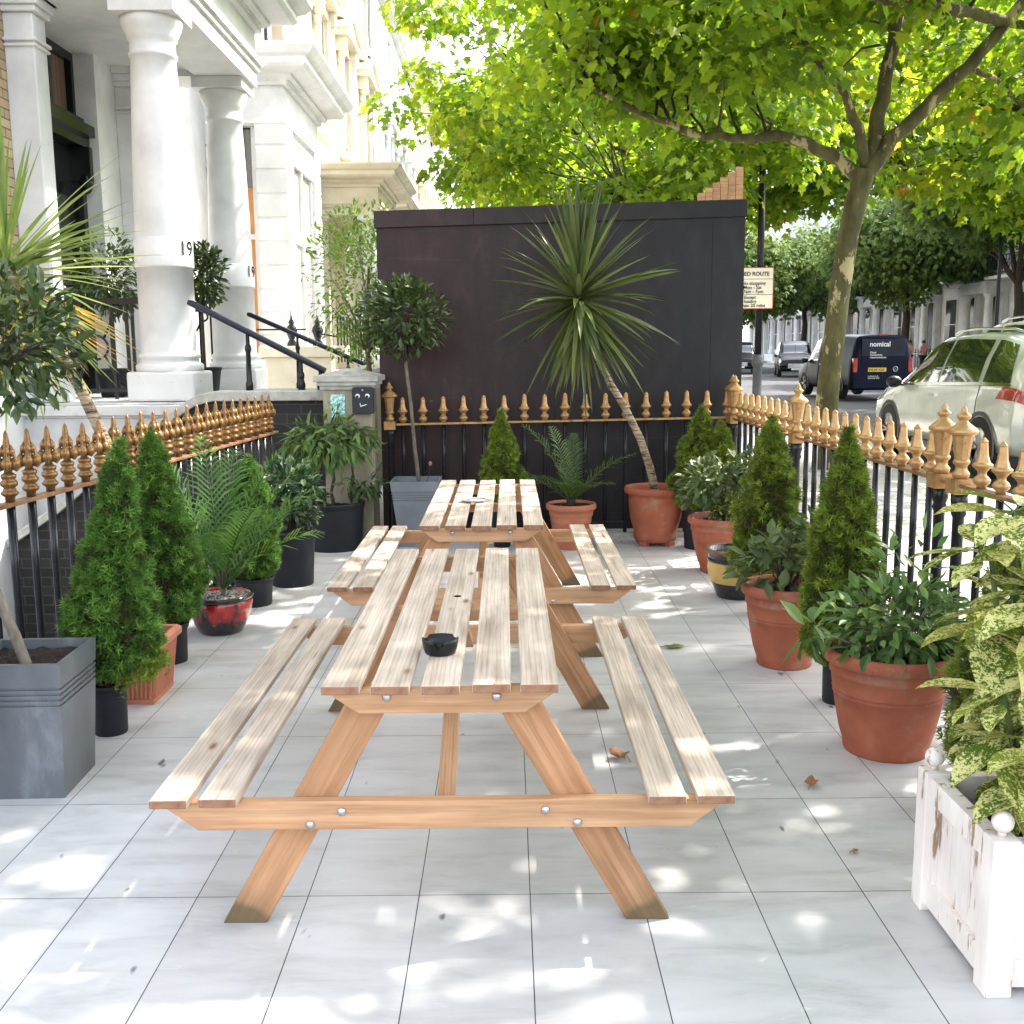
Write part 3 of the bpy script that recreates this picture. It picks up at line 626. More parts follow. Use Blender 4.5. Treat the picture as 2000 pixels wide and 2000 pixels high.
m.build('scrollwork',black_paint,t)
c=copy_tree(t,None,'black iron railing panel glimpsed between the two porch columns',(.05,8.9,.02))
def handrail(label,y,x0,z0,x1,z1,posts,zb):
    t=thing('handrail',label,'handrail',(0,y,0),'sloping handrails of the white steps')
    MB().tube([(x0-.03,0,z0+.01),(x0,0,z0),(x1,0,z1)],[.02,.026,.026],10).build('rail',simple('navy_black_gloss',(.012,.014,.028),rough=.16),t)
    for x in posts:
        z=z0+(z1-z0)*(x-x0)/(x1-x0)
        MB().lathe([(.030,zb),(.030,zb+.05),(.022,zb+.08),(.019,z-.16),(.024,z-.15),(.026,z-.13),(.022,z-.11),(.016,z-.1),(.014,z)],12,(x,0)).build('post',black_paint,t)
handrail('nearer black handrail sloping down from the first column to the gate pier',5.72,-2.20,1.83,-1.18,1.30,(-1.78,-1.37,-1.22),1.15)
handrail('farther black handrail sloping down from the second column',8.74,-2.47,1.84,-1.15,1.26,(-1.98,-1.45),1.06)
# stone ledge with cast iron finials before the bay
t=thing('garden_wall','pale stone ledge on a scrolled base beneath the boarded bay, with two black spear finials','wall',(0,0,0))
m=MB(); m.box(-2.9,-1.80,10.9,11.3,1.38,1.52); m.box(-2.85,-2.0,10.98,11.3,-.5,1.38); m.box(-2.1,-1.85,10.95,11.3,.6,1.15); m.box(-2.2,-1.83,10.92,11.3,-.5,.6); m.build('ledge',cream_stucco,t,bevel=.015)
for x in (-2.50,-2.17):
    MB().lathe([(.07,1.52),(.06,1.56),(.035,1.6),(.055,1.66),(.075,1.71),(.06,1.76),(.03,1.79),(.04,1.82),(.015,1.86),(.004,1.96)],12,(x,11.05)).build('finial',black_paint,t)
m=MB(); m.tube([(-2.95,11.05,1.73),(-2.5,11.05,1.73),(-2.32,11.05,1.73)],.012,6); m.tube([(-2.17,11.05,1.68),(-1.9,11.05,1.63)],.014,6); m.build('rail',black_paint,t)
for i in range(9):
    MB().tube([(-2.0+.0*i,11.6+.28*i,1.3),(-2.0,11.6+.28*i,1.95)],.012,6).build('bar',black_paint,t)
MB().box(-2.015,-1.985,11.5,14.0,1.92,1.95).build('rail',black_paint,t)

# ------------------------------------------------------------------ black hoarding
t=thing('hoarding','tall black painted plywood hoarding behind the back railing','hoarding',(0,5.70,0))
def hz(x): return 2.385+.024*(x+.75)
xs=[-.75,.62,1.84,2.09]
for i in range(3):
    a,b=xs[i],xs[i+1]-.002
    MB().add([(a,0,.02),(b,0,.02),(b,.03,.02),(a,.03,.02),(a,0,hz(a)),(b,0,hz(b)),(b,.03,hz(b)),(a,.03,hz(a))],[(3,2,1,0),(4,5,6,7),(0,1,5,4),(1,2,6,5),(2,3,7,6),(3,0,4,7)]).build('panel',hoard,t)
MB().box(-.70,2.04,.032,.048,.05,2.36).build('backing',hoard,t)  # added unseen sheet, stops light showing through the panel seams
for a,b in ((-.765,.0),(.0005,2.10)):
    z=.13
    MB().add([(a,-.025,hz(a)),(b,-.025,hz(b)),(b,.05,hz(b)),(a,.05,hz(a)),(a,-.012,hz(a)+z),(b,-.012,hz(b)+z),(b,.05,hz(b)+z),(a,.05,hz(a)+z)],[(3,2,1,0),(4,5,6,7),(0,1,5,4),(1,2,6,5),(2,3,7,6),(3,0,4,7)]).build('capping',hoard,t,bevel=.004)
MB().box(2.05,2.09,.03,1.9,.02,2.41).build('side_panel',hoard,t); MB().box(-.75,-.71,.03,1.9,.02,2.34).build('side_panel',hoard,t)
t=thing('timber_screen','striped orange timber boards showing above the hoarding near the lamp post','screen',(0,8.2,0))
for i in range(6):
    MB().box(2.16+.075*i,2.16+.075*i+.07,0,.04,.03,2.98+.05*i).build('board',wood_frame,t)
# ------------------------------------------------------------------ railings
def F_obelisk():
    m=MB(); m.lathe([(.015,0),(.015,.012),(.024,.022),(.027,.034),(.022,.045),(.013,.055),(.014,.068),(.022,.08),(.031,.088),(.031,.098),(.024,.105)],12)
    m.lathe([(.0235,.103),(.0165,.13),(.0125,.182),(.0135,.187),(.003,.203)],8,smooth=False,a0=PI/8); return m.mesh('obelisk_finial',gold_paint)
def F_fleur():
    m=MB(); m.lathe([(.016,0),(.016,.018),(.026,.026),(.029,.034),(.022,.042),(.018,.052),(.026,.060),(.029,.068),(.026,.076),(.020,.082),(.024,.09),(.025,.1),(.014,.108)],12)
    for k in range(4):
        a=PI/2*k+.3
        m.ball((.021*math.cos(a),.021*math.sin(a),.138),(.017,.017,.024),10,7); m.ball((.013*math.cos(a),.013*math.sin(a),.183),(.012,.012,.018),10,7)
        m.tube([(.024*math.cos(a),.024*math.sin(a),.112),(.034*math.cos(a),.034*math.sin(a),.128),(.034*math.cos(a),.034*math.sin(a),.150),(.022*math.cos(a),.022*math.sin(a),.165),(.020*math.cos(a),.020*math.sin(a),.19),(.010*math.cos(a),.010*math.sin(a),.21)],[.005,.007,.006,.005,.005,.003],6)
    m.lathe([(.012,.10),(.014,.15),(.012,.2),(.010,.225),(.007,.25),(.001,.262)],6); return m.mesh('fleur_finial',dark_gold)
def F_urn():
    m=MB(); m.box(-.043,.043,-.043,.043,-.045,.018)
    m.lathe([(.030,.018),(.034,.03),(.036,.04),(.024,.055),(.024,.072),(.034,.082),(.034,.092),(.029,.098)],16)
    m.lathe([(.029,.096),(.034,.14),(.040,.185),(.043,.20)],8,smooth=False,a0=PI/8)
    m.lathe([(.044,.198),(.060,.206),(.062,.216),(.052,.228),(.036,.240),(.024,.250),(.018,.256),(.018,.262),(.028,.270),(.029,.280),(.018,.290),(.012,.296),(.014,.304),(.004,.318),(.001,.322)],20)
    return m.mesh('urn_finial',gold_paint)
ob_me,fl_me,urn_me=F_obelisk(),F_fleur(),F_urn()
def put(me,name,parent,loc,rz=0,s=1,sz=None):
    o=bpy.data.objects.new(name,me); link(o,parent); o.location=loc; o.rotation_euler=(0,0,rz); o.scale=(s,s,sz or s); return o
bar_me=MB().lathe([(.0165,0),(.016,.3),(.016,.7),(.0165,1)],10).mesh('round_bar',black_paint)
pst_me=MB().lathe([(.040,0),(.040,.06),(.030,.09),(.033,.12),(.026,.15),(.024,.5),(.024,.86),(.032,.88),(.026,.90),(.034,.93),(.036,1)],16).mesh('round_post',black_paint)
def railing(name,label,P0,P1,fin,start,step,posts,rail_mat,skip=(),group=None,fs=1.28):
    """P0,P1 = rail ends (x,y,z); finials every step from P0"""
    P0,P1=Vector(P0),Vector(P1); d=P1-P0; L=d.length; u=d.normalized()
    t=thing(name,label,'fence',(P0.x,P0.y,0)); base=Vector((P0.x,P0.y,0))
    ang=math.atan2(u.y,u.x)
    X=Vector((u.x,u.y,u.z)); Y=Vector((-u.y,u.x,0)).normalized(); Z=X.cross(Y)
    def R(off,w,h,mm,nm):
        M=Matrix((X,Y,Z)).transposed().to_4x4(); M.translation=P0+d/2+Vector((0,0,off))-base
        b=MB().obox(Matrix(),L,w,h); b.build(nm,mm,t,M=M,bevel=.003)
    R(-.008,.046,.016,rail_mat,'top_rail'); R(-.80,.04,.014,black_paint,'bottom_rail')
    s=start; i=0
    while s<L:
        if not any(abs(s-q)<.06 for q in posts) :
            p=P0+u*s-base; f_=put(fin,'finial',t,p,ang+random.uniform(-.1,.1)); f_.scale=(fs,fs,random.uniform(.98,1.03)); b=put(bar_me,'bar',t,(p.x,p.y,.03),0,1); b.scale=(1,1,p.z-.045)
        s+=step; i+=1
    for q in posts:
        p=P0+u*q-base; put(urn_me,'post_finial',t,p,ang); b=put(pst_me,'post',t,(p.x,p.y,.03)); b.scale=(1,1,p.z-.06)
    return t
railing('railing','back railing of black bars and copper gold obelisk finials before the hoarding',(-.69,5.52,.898),(1.99,5.52,.936),ob_me,.13+.0,.1565,(0.03,),gold_paint)
railing('railing','street side railing of black bars and copper gold finials behind the right hand pots',(1.975,5.50,.934),(2.38,-4.0,.835),ob_me,.26,.155,(.02,.09,1.62,3.62,3.80),gold_dull)
railing('railing','left railing with ornate gold fleur finials above the lightwell',(-1.74,-.5,.905),(-1.385,4.78,.905),fl_me,.08,.154,(),gold_dull,fs=1.12)

# ------------------------------------------------------------------ picnic tables
def plank(name,parent,c,ax,up,L,w,th,mat,ends=True,poly=None,bev=.003,cut=None):
    """box with local X along ax; cut = (c0,c1): bottom mitre at each end of a plank standing on edge"""
    X=Vector(ax).normalized(); Z=Vector(up); Z=(Z-X*Z.dot(X)).normalized(); Y=Z.cross(X)
    M=Matrix((X,Y,Z)).transposed().to_4x4(); M.translation=Vector(c)
    m=MB()
    if cut is None:
        m.obox(Matrix(),L,w,th)
    else:
        h=th/2; P=[(-L/2,h),(-L/2,h-cut[2]),(-L/2+cut[0],-h),(L/2-cut[1],-h),(L/2,h-cut[2]),(L/2,h)]
        m.prism(P,lambda p,y:(p[0],y,p[1]),w/2,-w/2)
    o=m.build(name,[mat,wood_end],parent,M=M,bevel=bev)
    if ends and cut is None:
        for p in o.data.polygons:
            if abs(p.normal.x)>.9: p.material_index=1
    return o
def bolt(parent,x,y,z,ny):
    m=MB(); m.lathe([(.011,0),(.011,.0015),(.009,.004),(.005,.0062),(.0005,.007)],14)
    M=Matrix.Rotation(PI/2 if ny<0 else -PI/2,4,'X'); M.translation=Vector((x,y,z)); m.build('bolt',silver,parent,M=M)
screw_m=MB().lathe([(.0042,0),(.004,.0008)],10).mesh('screw',simple('rusty_screw',(.05,.04,.035),rough=.7))
def picnic_table(label,loc,Lt=1.78):
    t=thing('picnic_table',label,'table',loc,'picnic tables in the middle of the patio')
    H,sh=.655,.368
    W=.0935; gap=.028; n=5; tw=n*W+(n-1)*gap
    for i in range(n):
        x=-tw/2+W/2+i*(W+gap)
        o=plank('table_board',t,(x+random.uniform(-.002,.002),Lt/2+random.uniform(-.008,.008),H-.0115+random.uniform(-.001,.001)),(0,1,0),(0,0,1),Lt,W,.023,wood_top,bev=.004)
        o.rotation_euler.z+=random.uniform(-.0025,.0025)
        for yy in (.075,Lt-.075,Lt/2):
            for dx in (-.026,.026): 
                s=bpy.data.objects.new('screw',screw_m); link(s,o); s.matrix_local=o.matrix_local.inverted()@Matrix.Translation((x+dx,yy+random.uniform(-.006,.006),H+.0002))
    for sx in (-1,1):
        for k in (0,1):
            x=sx*(.7225-W/2-k*(W+.027))
            o=plank('seat_board',t,(x,Lt/2+random.uniform(-.006,.006),sh-.0115),(0,1,0),(0,0,1),Lt+.0,W,.023,wood_top,bev=.004)
            for yy in (.075,Lt-.075):
                for dx in (-.028,.028):
                    s=bpy.data.objects.new('screw',screw_m); link(s,o); s.matrix_local=o.matrix_local.inverted()@Matrix.Translation((x+dx,yy,sh+.0002))
    for e in (0,1):
        sgn=1 if e==0 else -1
        yo=.035 if e==0 else Lt-.035       # outer face of the beams
        yb=yo+sgn*.0175; yl=yo+sgn*(.035+.0175)
        plank('seat_beam',t,(0,yb,sh-.023-.0375),(1,0,0),(0,0,1),1.40,.034,.075,wood_frame,cut=(.085,.085,.012))
        plank('top_beam',t,(0,yb,H-.023-.030),(1,0,0),(0,0,1),.555,.034,.060,wood_frame,cut=(.072,.072,.01))
        for sx in (-1,1):
            # leg from foot (x .52,z 0) up to (x .20, z .60), ends cut level
            xf,xt,zt,hw=.520,.165,H-.028,.056
            P=[(-hw,0),(hw,0),(hw,zt),(-hw,zt)]
            ax=Vector((sx*(xt-xf),0,zt)); a=math.atan2(ax.z,ax.x); 
            X=ax.normalized(); Y=Vector((0,1,0)); Z=X.cross(Y)
            M=Matrix((X,Y,Z)).transposed().to_4x4(); M.translation=Vector((sx*xf,yl,0)); Mi=M.inverted()
            quad=[Vector((sx*xf-hw,0,0)),Vector((sx*xf+hw,0,0)),Vector((sx*xt+hw,0,zt)),Vector((sx*xt-hw,0,zt))]
            m=MB(); V=[Mi@Vector((q.x,yl+d,q.z)) for d in (-.0165,.0165) for q in quad]
            m.add(V,[(0,1,2,3),(7,6,5,4),(0,4,5,1),(1,5,6,2),(2,6,7,3),(3,7,4,0)])
            lg=m.build('leg',wood_leg,t,M=M,bevel=.003)
            zz=sh-.023-.05
            bolt(t,sx*.255*1.0+ (0),yo-sgn*.0005,sh-.050,-sgn); bolt(t,sx*.335,yo-sgn*.0005,sh-.084,-sgn); bolt(t,sx*.135,yo-sgn*.0005,H-.040,-sgn)
    for e in (0,1):
        sgn=1 if e==0 else -1
        y0=.12 if e==0 else Lt-.12; y1=Lt/2-sgn*.05
        plank('brace',t,(0,(y0+y1)/2,.44),(0,y1-y0,H-.10-.26 if False else .30),(0,0,1),math.hypot(y1-y0,.30)+.03,.045,.034,wood_frame)
    plank('centre_batten',t,(0,Lt/2,H-.023-.022),(1,0,0),(0,0,1),tw-.03,.06,.042,wood_frame)
    return t
t1=picnic_table('near picnic table with weathered boards carrying the black ashtray',(.0815,-.205,0),1.79)
t2=picnic_table('far picnic table beside the back pots carrying the round metal dish',(.122,2.155,0),1.74)
# parasol hole plugs / drink hole
MB().lathe([(.0125,0),(.0125,.0008)],16).build('umbrella_hole',simple('hole_black',(.006,.005,.005),rough=1),t1,loc=(-.002,.937,.6553))
# ashtrays
t=thing('ashtray','black plastic ashtray with notched rim on the near table','ashtray',(.064,.075,.655)); t.scale=(1.22,1.22,1.15)
m=MB(); seg=36
prof=[(.030,0),(.033,.001),(.037,.012),(.040,.030),(.0405,.036)]
def notch(k): return any(abs(((k-q+seg/2)%seg)-seg/2)<1.6 for q in (3,15,27))
V=[];F=[]
for j,(r,z) in enumerate(prof):
    for k in range(seg):
        zz=z-(.011 if (j==4 and notch(k)) else 0); V.append((r*math.cos(2*PI*k/seg),r*math.sin(2*PI*k/seg),zz))
for r,z in ((.036,.036),(.034,.014),(.030,.004)):
    for k in range(seg):
        zz=z-(.011 if (z>.03 and notch(k)) else 0); V.append((r*math.cos(2*PI*k/seg),r*math.sin(2*PI*k/seg),zz))
for j in range(7):
    for k in range(seg):
        k2=(k+1)%seg; F.append((j*seg+k,j*seg+k2,(j+1)*seg+k2,(j+1)*seg+k))
m.add(V,F,0,True); m.add([V[k] for k in range(seg)],[tuple(range(seg-1,-1,-1))]); m.add([V[7*seg+k] for k in range(seg)],[tuple(range(seg))])
m.build('bowl',simple('black_bakelite',(.014,.014,.015),rough=.35,dirt=((.12,.12,.12),60,.66,.72)),t)
MB().lathe([(.0295,.0045),(.02,.007),(.001,.008)],20,caps=False).build('ash',simple('grey_ash',(.12,.115,.11),(.03,.03,.03),.95,ns=300),t)
t=thing('dish','round brushed metal ashtray dish on the far table','ashtray',(.062,2.92,.655)); t.scale=(1.2,1.2,1.2)
MB().lathe([(.001,.014),(.02,.014),(.03,.006),(.045,.006),(.055,.013),(.058,.014),(.056,.009),(.04,.001),(.03,0)],28,caps=False).build('bowl',simple('brushed_steel',(.55,.55,.53),rough=.35,metallic=.8),t)
# fallen leaves
def fallen(label,loc,size,mat,curl,rz):
    n=14; V=[(0,0,.004)]
    for i in range(n):
        a=2*PI*i/n; r=size*(.55+.45*abs(math.cos(2.5*a))) ; V.append((r*math.cos(a),r*.7*math.sin(a),curl*(.3+.7*abs(math.sin(a*1.5+rz)))+.002))
    m=MB(); m.add(V,[(0,1+i,1+(i+1)%n) for i in range(n)],0,True); m.tube([(0,0,.004),(-size*.7,0,curl*.6+.004),(-size*1.3,size*.15,.004)],.0018,5)
    o=m.build('fallen_leaf',mat,None,loc=loc); o.rotation_euler=(0,0,rz); tag(o,label,'leaf'); s=o.modifiers.new('thick','SOLIDIFY'); s.thickness=.0012; return o
fallen('broad yellowish green leaf lying flat right of the near table',(1.061,2.375,.002),.055,green_fallen,.008,.2)
fallen('curled brown leaf on the tiles between the near bench and the white planter',(1.257,.69,.002),.036,dry_leaf,.026,1.2)
fallen('shrivelled brown leaf lying under the right bench of the near table',(.64,.95,.002),.045,dry_leaf,.03,2.4)
fallen('tiny dry leaf scrap nearest the white planter',(1.25,.219,.002),.014,dry_leaf,.006,.5)
fallen('small green leaf tuft on the tiles beyond the left bench',(-.477,2.53,.002),.02,green_fallen,.014,.9)
# ------------------------------------------------------------------ foliage templates
OVAL=([(0,0,0),(-.17,.28,.03),(0,.28,-.02),(.17,.28,.03),(-.19,.6,.02),(0,.6,-.035),(.19,.6,.02),(0,1,-.10)],
      [(0,2,1),(0,3,2),(1,2,5,4),(2,3,6,5),(4,5,7),(5,6,7)])
LANCE=([(0,0,0),(-.12,.33,.03),(0,.33,0),(.12,.33,.03),(-.09,.7,-.03),(0,.7,-.06),(.09,.7,-.03),(0,1,-.16)],OVAL[1])
def mk_maple(lo=False):
    half=[(.06,.02),(.30,-.04),(.46,.10),(.36,.22),(.56,.42),(.38,.46),(.33,.60),(.20,.62)] if not lo else [(.40,.02),(.30,.25),(.52,.48),(.22,.58)]
    pts=[(0,0)]+half+[(0,1.0)]+[(-x,y) for x,y in reversed(half)]
    V=[(0,.38,.0)]+[(x,y,-.22*abs(x)-.14*y*y+.05) for x,y in pts]; n=len(pts)
    return (V,[(0,1+i,1+(i+1)%n) for i in range(n)])
MAPLE=mk_maple(); MAPLE_LO=mk_maple(True)
BIG=([(0,0,0),(-.15,.15,.03),(0,.15,.0),(.15,.15,.03),(-.27,.38,.035),(0,.38,-.02),(.27,.38,.035),(-.26,.62,.01),(0,.62,-.06),(.26,.62,.01),(-.14,.84,-.06),(0,.84,-.12),(.14,.84,-.06),(0,1,-.2)],
     [(0,2,1),(0,3,2),(1,2,5,4),(2,3,6,5),(4,5,8,7),(5,6,9,8),(7,8,11,10),(8,9,12,11),(10,11,13),(11,12,13)])
def tuft(n=9,r=.62):
    V=[];F=[]; g=np.random.default_rng(3)
    for i in range(n):
        a=2.399963*i; t=(i+.5)/n; el=.15+t*1.25; d=np.array([math.cos(a)*math.cos(el),math.sin(el),math.sin(a)*math.cos(el)])
        w=norm(np.cross(d,g.normal(size=3)))*.10; b=d*.05
        V+= [tuple(b-w),tuple(b+w),tuple(d)]; F.append((3*i,3*i+1,3*i+2))
    return (V,F)
TUFT=tuft()
core_shade=simple('core_shade_green',(.030,.045,.014),(.018,.016,.008),.9,ns=60,bs=1,bd=.02)  # near-black green: the shade inside a conifer put into a colour
# ------------------------------------------------------------------ pots
def lathe_pot(t,prof,mat,soil_r,soil_z,seg=40,soil_mat=None,c=(0,0)):
    MB().lathe(prof,seg,c,caps=False).build('pot',mat,t)
    m=MB(); g=np.random.default_rng(int(soil_r*1e4)); n=26
    V=[(c[0],c[1],soil_z+.012)];F=[]
    for j in range(1,6):
        for k in range(n):
            a=2*PI*k/n; r=soil_r*j/5; V.append((c[0]+r*math.cos(a),c[1]+r*math.sin(a),soil_z+.010*g.normal()*.6*(j<5)))
    F=[(0,1+k,1+(k+1)%n) for k in range(n)]
    for j in range(4):
        for k in range(n): F.append((1+j*n+k,1+(j+1)*n+k,1+(j+1)*n+(k+1)%n,1+j*n+(k+1)%n))
    m.add(V,F,0,True).build('soil',soil_mat or soil,t)
def terra_prof(R,H,rb,lip=.022):
    """R outer rim radius, H height, rb base radius"""
    Ri=R-lip
    return [(0,0),(rb-.004,0),(rb,.006),(rb*1.01,.03),(rb+(Ri-rb)*.33,H*.22),(rb+(Ri-rb)*.60,H*.42),(rb+(Ri-rb)*.76,H*.56),(rb+(Ri-rb)*.77+.002,H*.565),(rb+(Ri-rb)*.775+.0005,H*.575),(rb+(Ri-rb)*.80,H*.60),(rb+(Ri-rb)*.81+.002,H*.605),(rb+(Ri-rb)*.815,H*.615),(rb+(Ri-rb)*.86,H*.66),
            (rb+(Ri-rb)*.93,H*.755),(rb+(Ri-rb)*.93+.006,H*.765),(rb+(Ri-rb)*.97+.004,H*.78),(Ri,H*.865),(R-.008,H*.875),(R,H*.90),(R,H*.955),(R-.006,H*.99),(R-.016,H),(R-.026,H*.99),(R-.030,H*.95),(R-.034,H*.85),(R-.05,H*.5)]
def nursery_prof(R,H,rb):
    return [(0,0),(rb,0),(rb+.002,.01),(R-.012,H*.86),(R-.011,H*.87),(R-.004,H*.88),(R-.003,H*.95),(R,H*.96),(R,H),(R-.006,H),(R-.008,H*.9),(R-.02,H*.6)]
def soft_points(prof,N,seed,lump=.10,shell=.55):
    """points on/inside a lumpy surface of revolution; prof=[(z,r)]"""
    g=np.random.default_rng(seed); zs=np.array([p[0] for p in prof]); rs=np.array([p[1] for p in prof])
    fine=np.linspace(zs[0],zs[-1],200); rr=np.interp(fine,zs,rs)+.01; cdf=np.cumsum(rr*1.0); cdf/=cdf[-1]
    z=np.interp(g.random(N),cdf,fine); a=g.random(N)*2*PI; r0=np.interp(z,zs,rs)
    # lumps: sum of random bumps
    L=np.zeros(N); B2=np.zeros(N)
    for cz,ca in g.random((34,2)):
        zz=zs[0]+cz*(zs[-1]-zs[0]); dz=(z-zz)/.075; da=np.angle(np.exp(1j*(a-ca*2*PI)))*np.maximum(r0,.03)/.075; B2=np.maximum(B2,np.exp(-(dz**2+da**2)))
    C=g.random((230,2)); C[:,0]=C[:,0]**1.25
    for cz,ca in C:
        zz=zs[0]+cz*(zs[-1]-zs[0]); dz=(z-zz)/.034; da=np.angle(np.exp(1j*(a-ca*2*PI)))*np.maximum(r0,.03)/.034
        L=np.maximum(L,np.exp(-(dz**2+da**2)))
    depth=g.random(N)**1.6*shell
    r0=np.maximum(r0-.016,.004)*(1+.07*np.sin(2*a+seed+z*14)+.06*np.sin(3*a-seed*2+z*31)); r=(r0*(.74+.26*B2)+lump*.45*(L-.25)*np.minimum(1,r0/.08)+.006)*(1-depth*.40)+(g.random(N)-.5)*.01
    pos=np.stack([r*np.cos(a),r*np.sin(a),z],1)
    sl=np.interp(z,zs,np.gradient(rs,zs)); nr=norm(np.stack([np.cos(a),np.sin(a),-sl*.8+.15],1))
    return pos,nr,L,depth,g
def conifer_foliage(t,prof,N,seed,mat=spruce,size=.028,off=(0,0,0),lean=0):
    pos,nr,L,dp,g=soft_points(prof,N,seed)
    d=norm(nr+g.normal(size=(N,3))*.42+np.array([0,0,.25])); n=g.normal(size=(N,3))
    z0_,z1_=prof[0][0],prof[-1][0]; pos=pos+np.stack([lean*np.maximum(0,(pos[:,2]-z0_)/(z1_-z0_)),0*pos[:,0],0*pos[:,0]],1)
    sc=size*(.75+.5*g.random(N)); var=np.clip(.12+.50*L+.14*L*g.random(N)-.35*dp+.2*g.normal(size=N),0,1)  # tufts coloured darker between lumps and deeper inside: shade put into the colour
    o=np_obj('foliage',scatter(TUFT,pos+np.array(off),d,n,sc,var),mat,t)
    m=MB().lathe([(max(.002,r*.62),z) for z,r in prof],14,(off[0],off[1])); m.v=[(x+lean*max(0,(z-z0_)/(z1_-z0_)),y,z) for x,y,z in m.v]; m.build('dark_core',core_shade,t)  # added dark core, closes bright gaps showing through the foliage
    return o
def cone(z0,z1,R,top=.012,fat=.8):
    P=[(z0,R*.45),(z0+.03,R*.8),(z0+(z1-z0)*.12,R)]
    for i in range(1,12):
        k=i/11; P.append((z0+(z1-z0)*(.12+.88*k),max(top,R*(1-k)**fat)))
    return P
def trunk(t,P,R,mat,seg=9,name='trunk'):
    return MB().tube(P,R,seg).build(name,mat,t)
def potted_conifer(label,loc,pot,prof,N,seed,mat=spruce,off=(0,0),lean=0):
    """pot=(R,H,rb)"""
    t=thing('potted_conifer',label,'potted plant',loc,'potted dwarf conifers')
    R,H,rb=pot; lathe_pot(t,nursery_prof(R,H,rb),black_plastic,R-.012,H*.88)
    trunk(t,[(0,0,H*.8),(off[0]*.5,off[1]*.5,prof[0][0]+.1),(off[0]+lean*.85,off[1],prof[-1][0]-.12)],[.012,.010,.003],bark_dark)
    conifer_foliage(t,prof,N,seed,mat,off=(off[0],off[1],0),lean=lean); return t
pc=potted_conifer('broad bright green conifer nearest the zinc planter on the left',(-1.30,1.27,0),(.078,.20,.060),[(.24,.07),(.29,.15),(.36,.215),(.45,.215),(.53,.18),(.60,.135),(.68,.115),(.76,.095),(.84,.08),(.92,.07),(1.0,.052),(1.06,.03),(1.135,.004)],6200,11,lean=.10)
# low yellowish side branch
g=np.random.default_rng(5); P=[];
for (x,y,z,s,n) in ((.10,-.02,.30,.05,300),(.16,-.04,.33,.045,260),(.19,-.05,.37,.03,150),(.17,-.05,.26,.035,170),(.06,-.01,.24,.05,260),(.22,-.05,.30,.03,120)):
    P.append(np.array([x,y,z])+g.normal(size=(n,3))*s*.55)
P=np.concatenate(P); np_obj('side_branch',scatter(TUFT,P,g.normal(size=P.shape)+np.array([.5,-.3,.3]),g.normal(size=P.shape),np.full(len(P),.02),np.clip(.75+.2*g.normal(size=len(P)),0,1)),spruce_y,pc)
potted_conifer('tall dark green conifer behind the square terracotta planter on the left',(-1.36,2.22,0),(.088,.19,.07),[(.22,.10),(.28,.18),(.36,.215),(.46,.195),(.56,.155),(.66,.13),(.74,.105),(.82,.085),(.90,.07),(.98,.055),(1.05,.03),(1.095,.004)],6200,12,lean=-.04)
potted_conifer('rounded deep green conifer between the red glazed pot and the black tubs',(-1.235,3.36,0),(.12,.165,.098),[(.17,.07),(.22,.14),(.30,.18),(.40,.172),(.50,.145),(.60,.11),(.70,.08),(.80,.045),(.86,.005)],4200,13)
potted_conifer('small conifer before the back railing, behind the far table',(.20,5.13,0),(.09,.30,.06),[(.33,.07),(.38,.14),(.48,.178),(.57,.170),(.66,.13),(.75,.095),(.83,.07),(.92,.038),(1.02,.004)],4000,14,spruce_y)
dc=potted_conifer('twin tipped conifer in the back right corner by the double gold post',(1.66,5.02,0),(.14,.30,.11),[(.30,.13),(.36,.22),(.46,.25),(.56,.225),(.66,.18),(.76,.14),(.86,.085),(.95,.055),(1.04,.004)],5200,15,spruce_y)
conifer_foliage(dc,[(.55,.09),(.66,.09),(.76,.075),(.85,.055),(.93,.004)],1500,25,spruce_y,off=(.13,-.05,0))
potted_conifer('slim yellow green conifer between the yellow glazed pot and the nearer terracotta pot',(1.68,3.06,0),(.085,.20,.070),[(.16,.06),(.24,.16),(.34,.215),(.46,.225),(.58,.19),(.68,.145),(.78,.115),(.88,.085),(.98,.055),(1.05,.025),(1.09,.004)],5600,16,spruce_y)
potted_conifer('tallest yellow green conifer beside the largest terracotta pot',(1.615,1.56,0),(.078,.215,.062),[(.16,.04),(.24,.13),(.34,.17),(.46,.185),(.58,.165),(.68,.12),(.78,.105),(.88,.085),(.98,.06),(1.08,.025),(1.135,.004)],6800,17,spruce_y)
potted_conifer('conifer mostly hidden behind the white planter at the right edge',(1.88,.50,0),(.13,.20,.10),[(.12,.20),(.2,.27),(.35,.27),(.5,.23),(.65,.16),(.8,.105),(.92,.06),(1.04,.004)],6800,18,spruce_y)

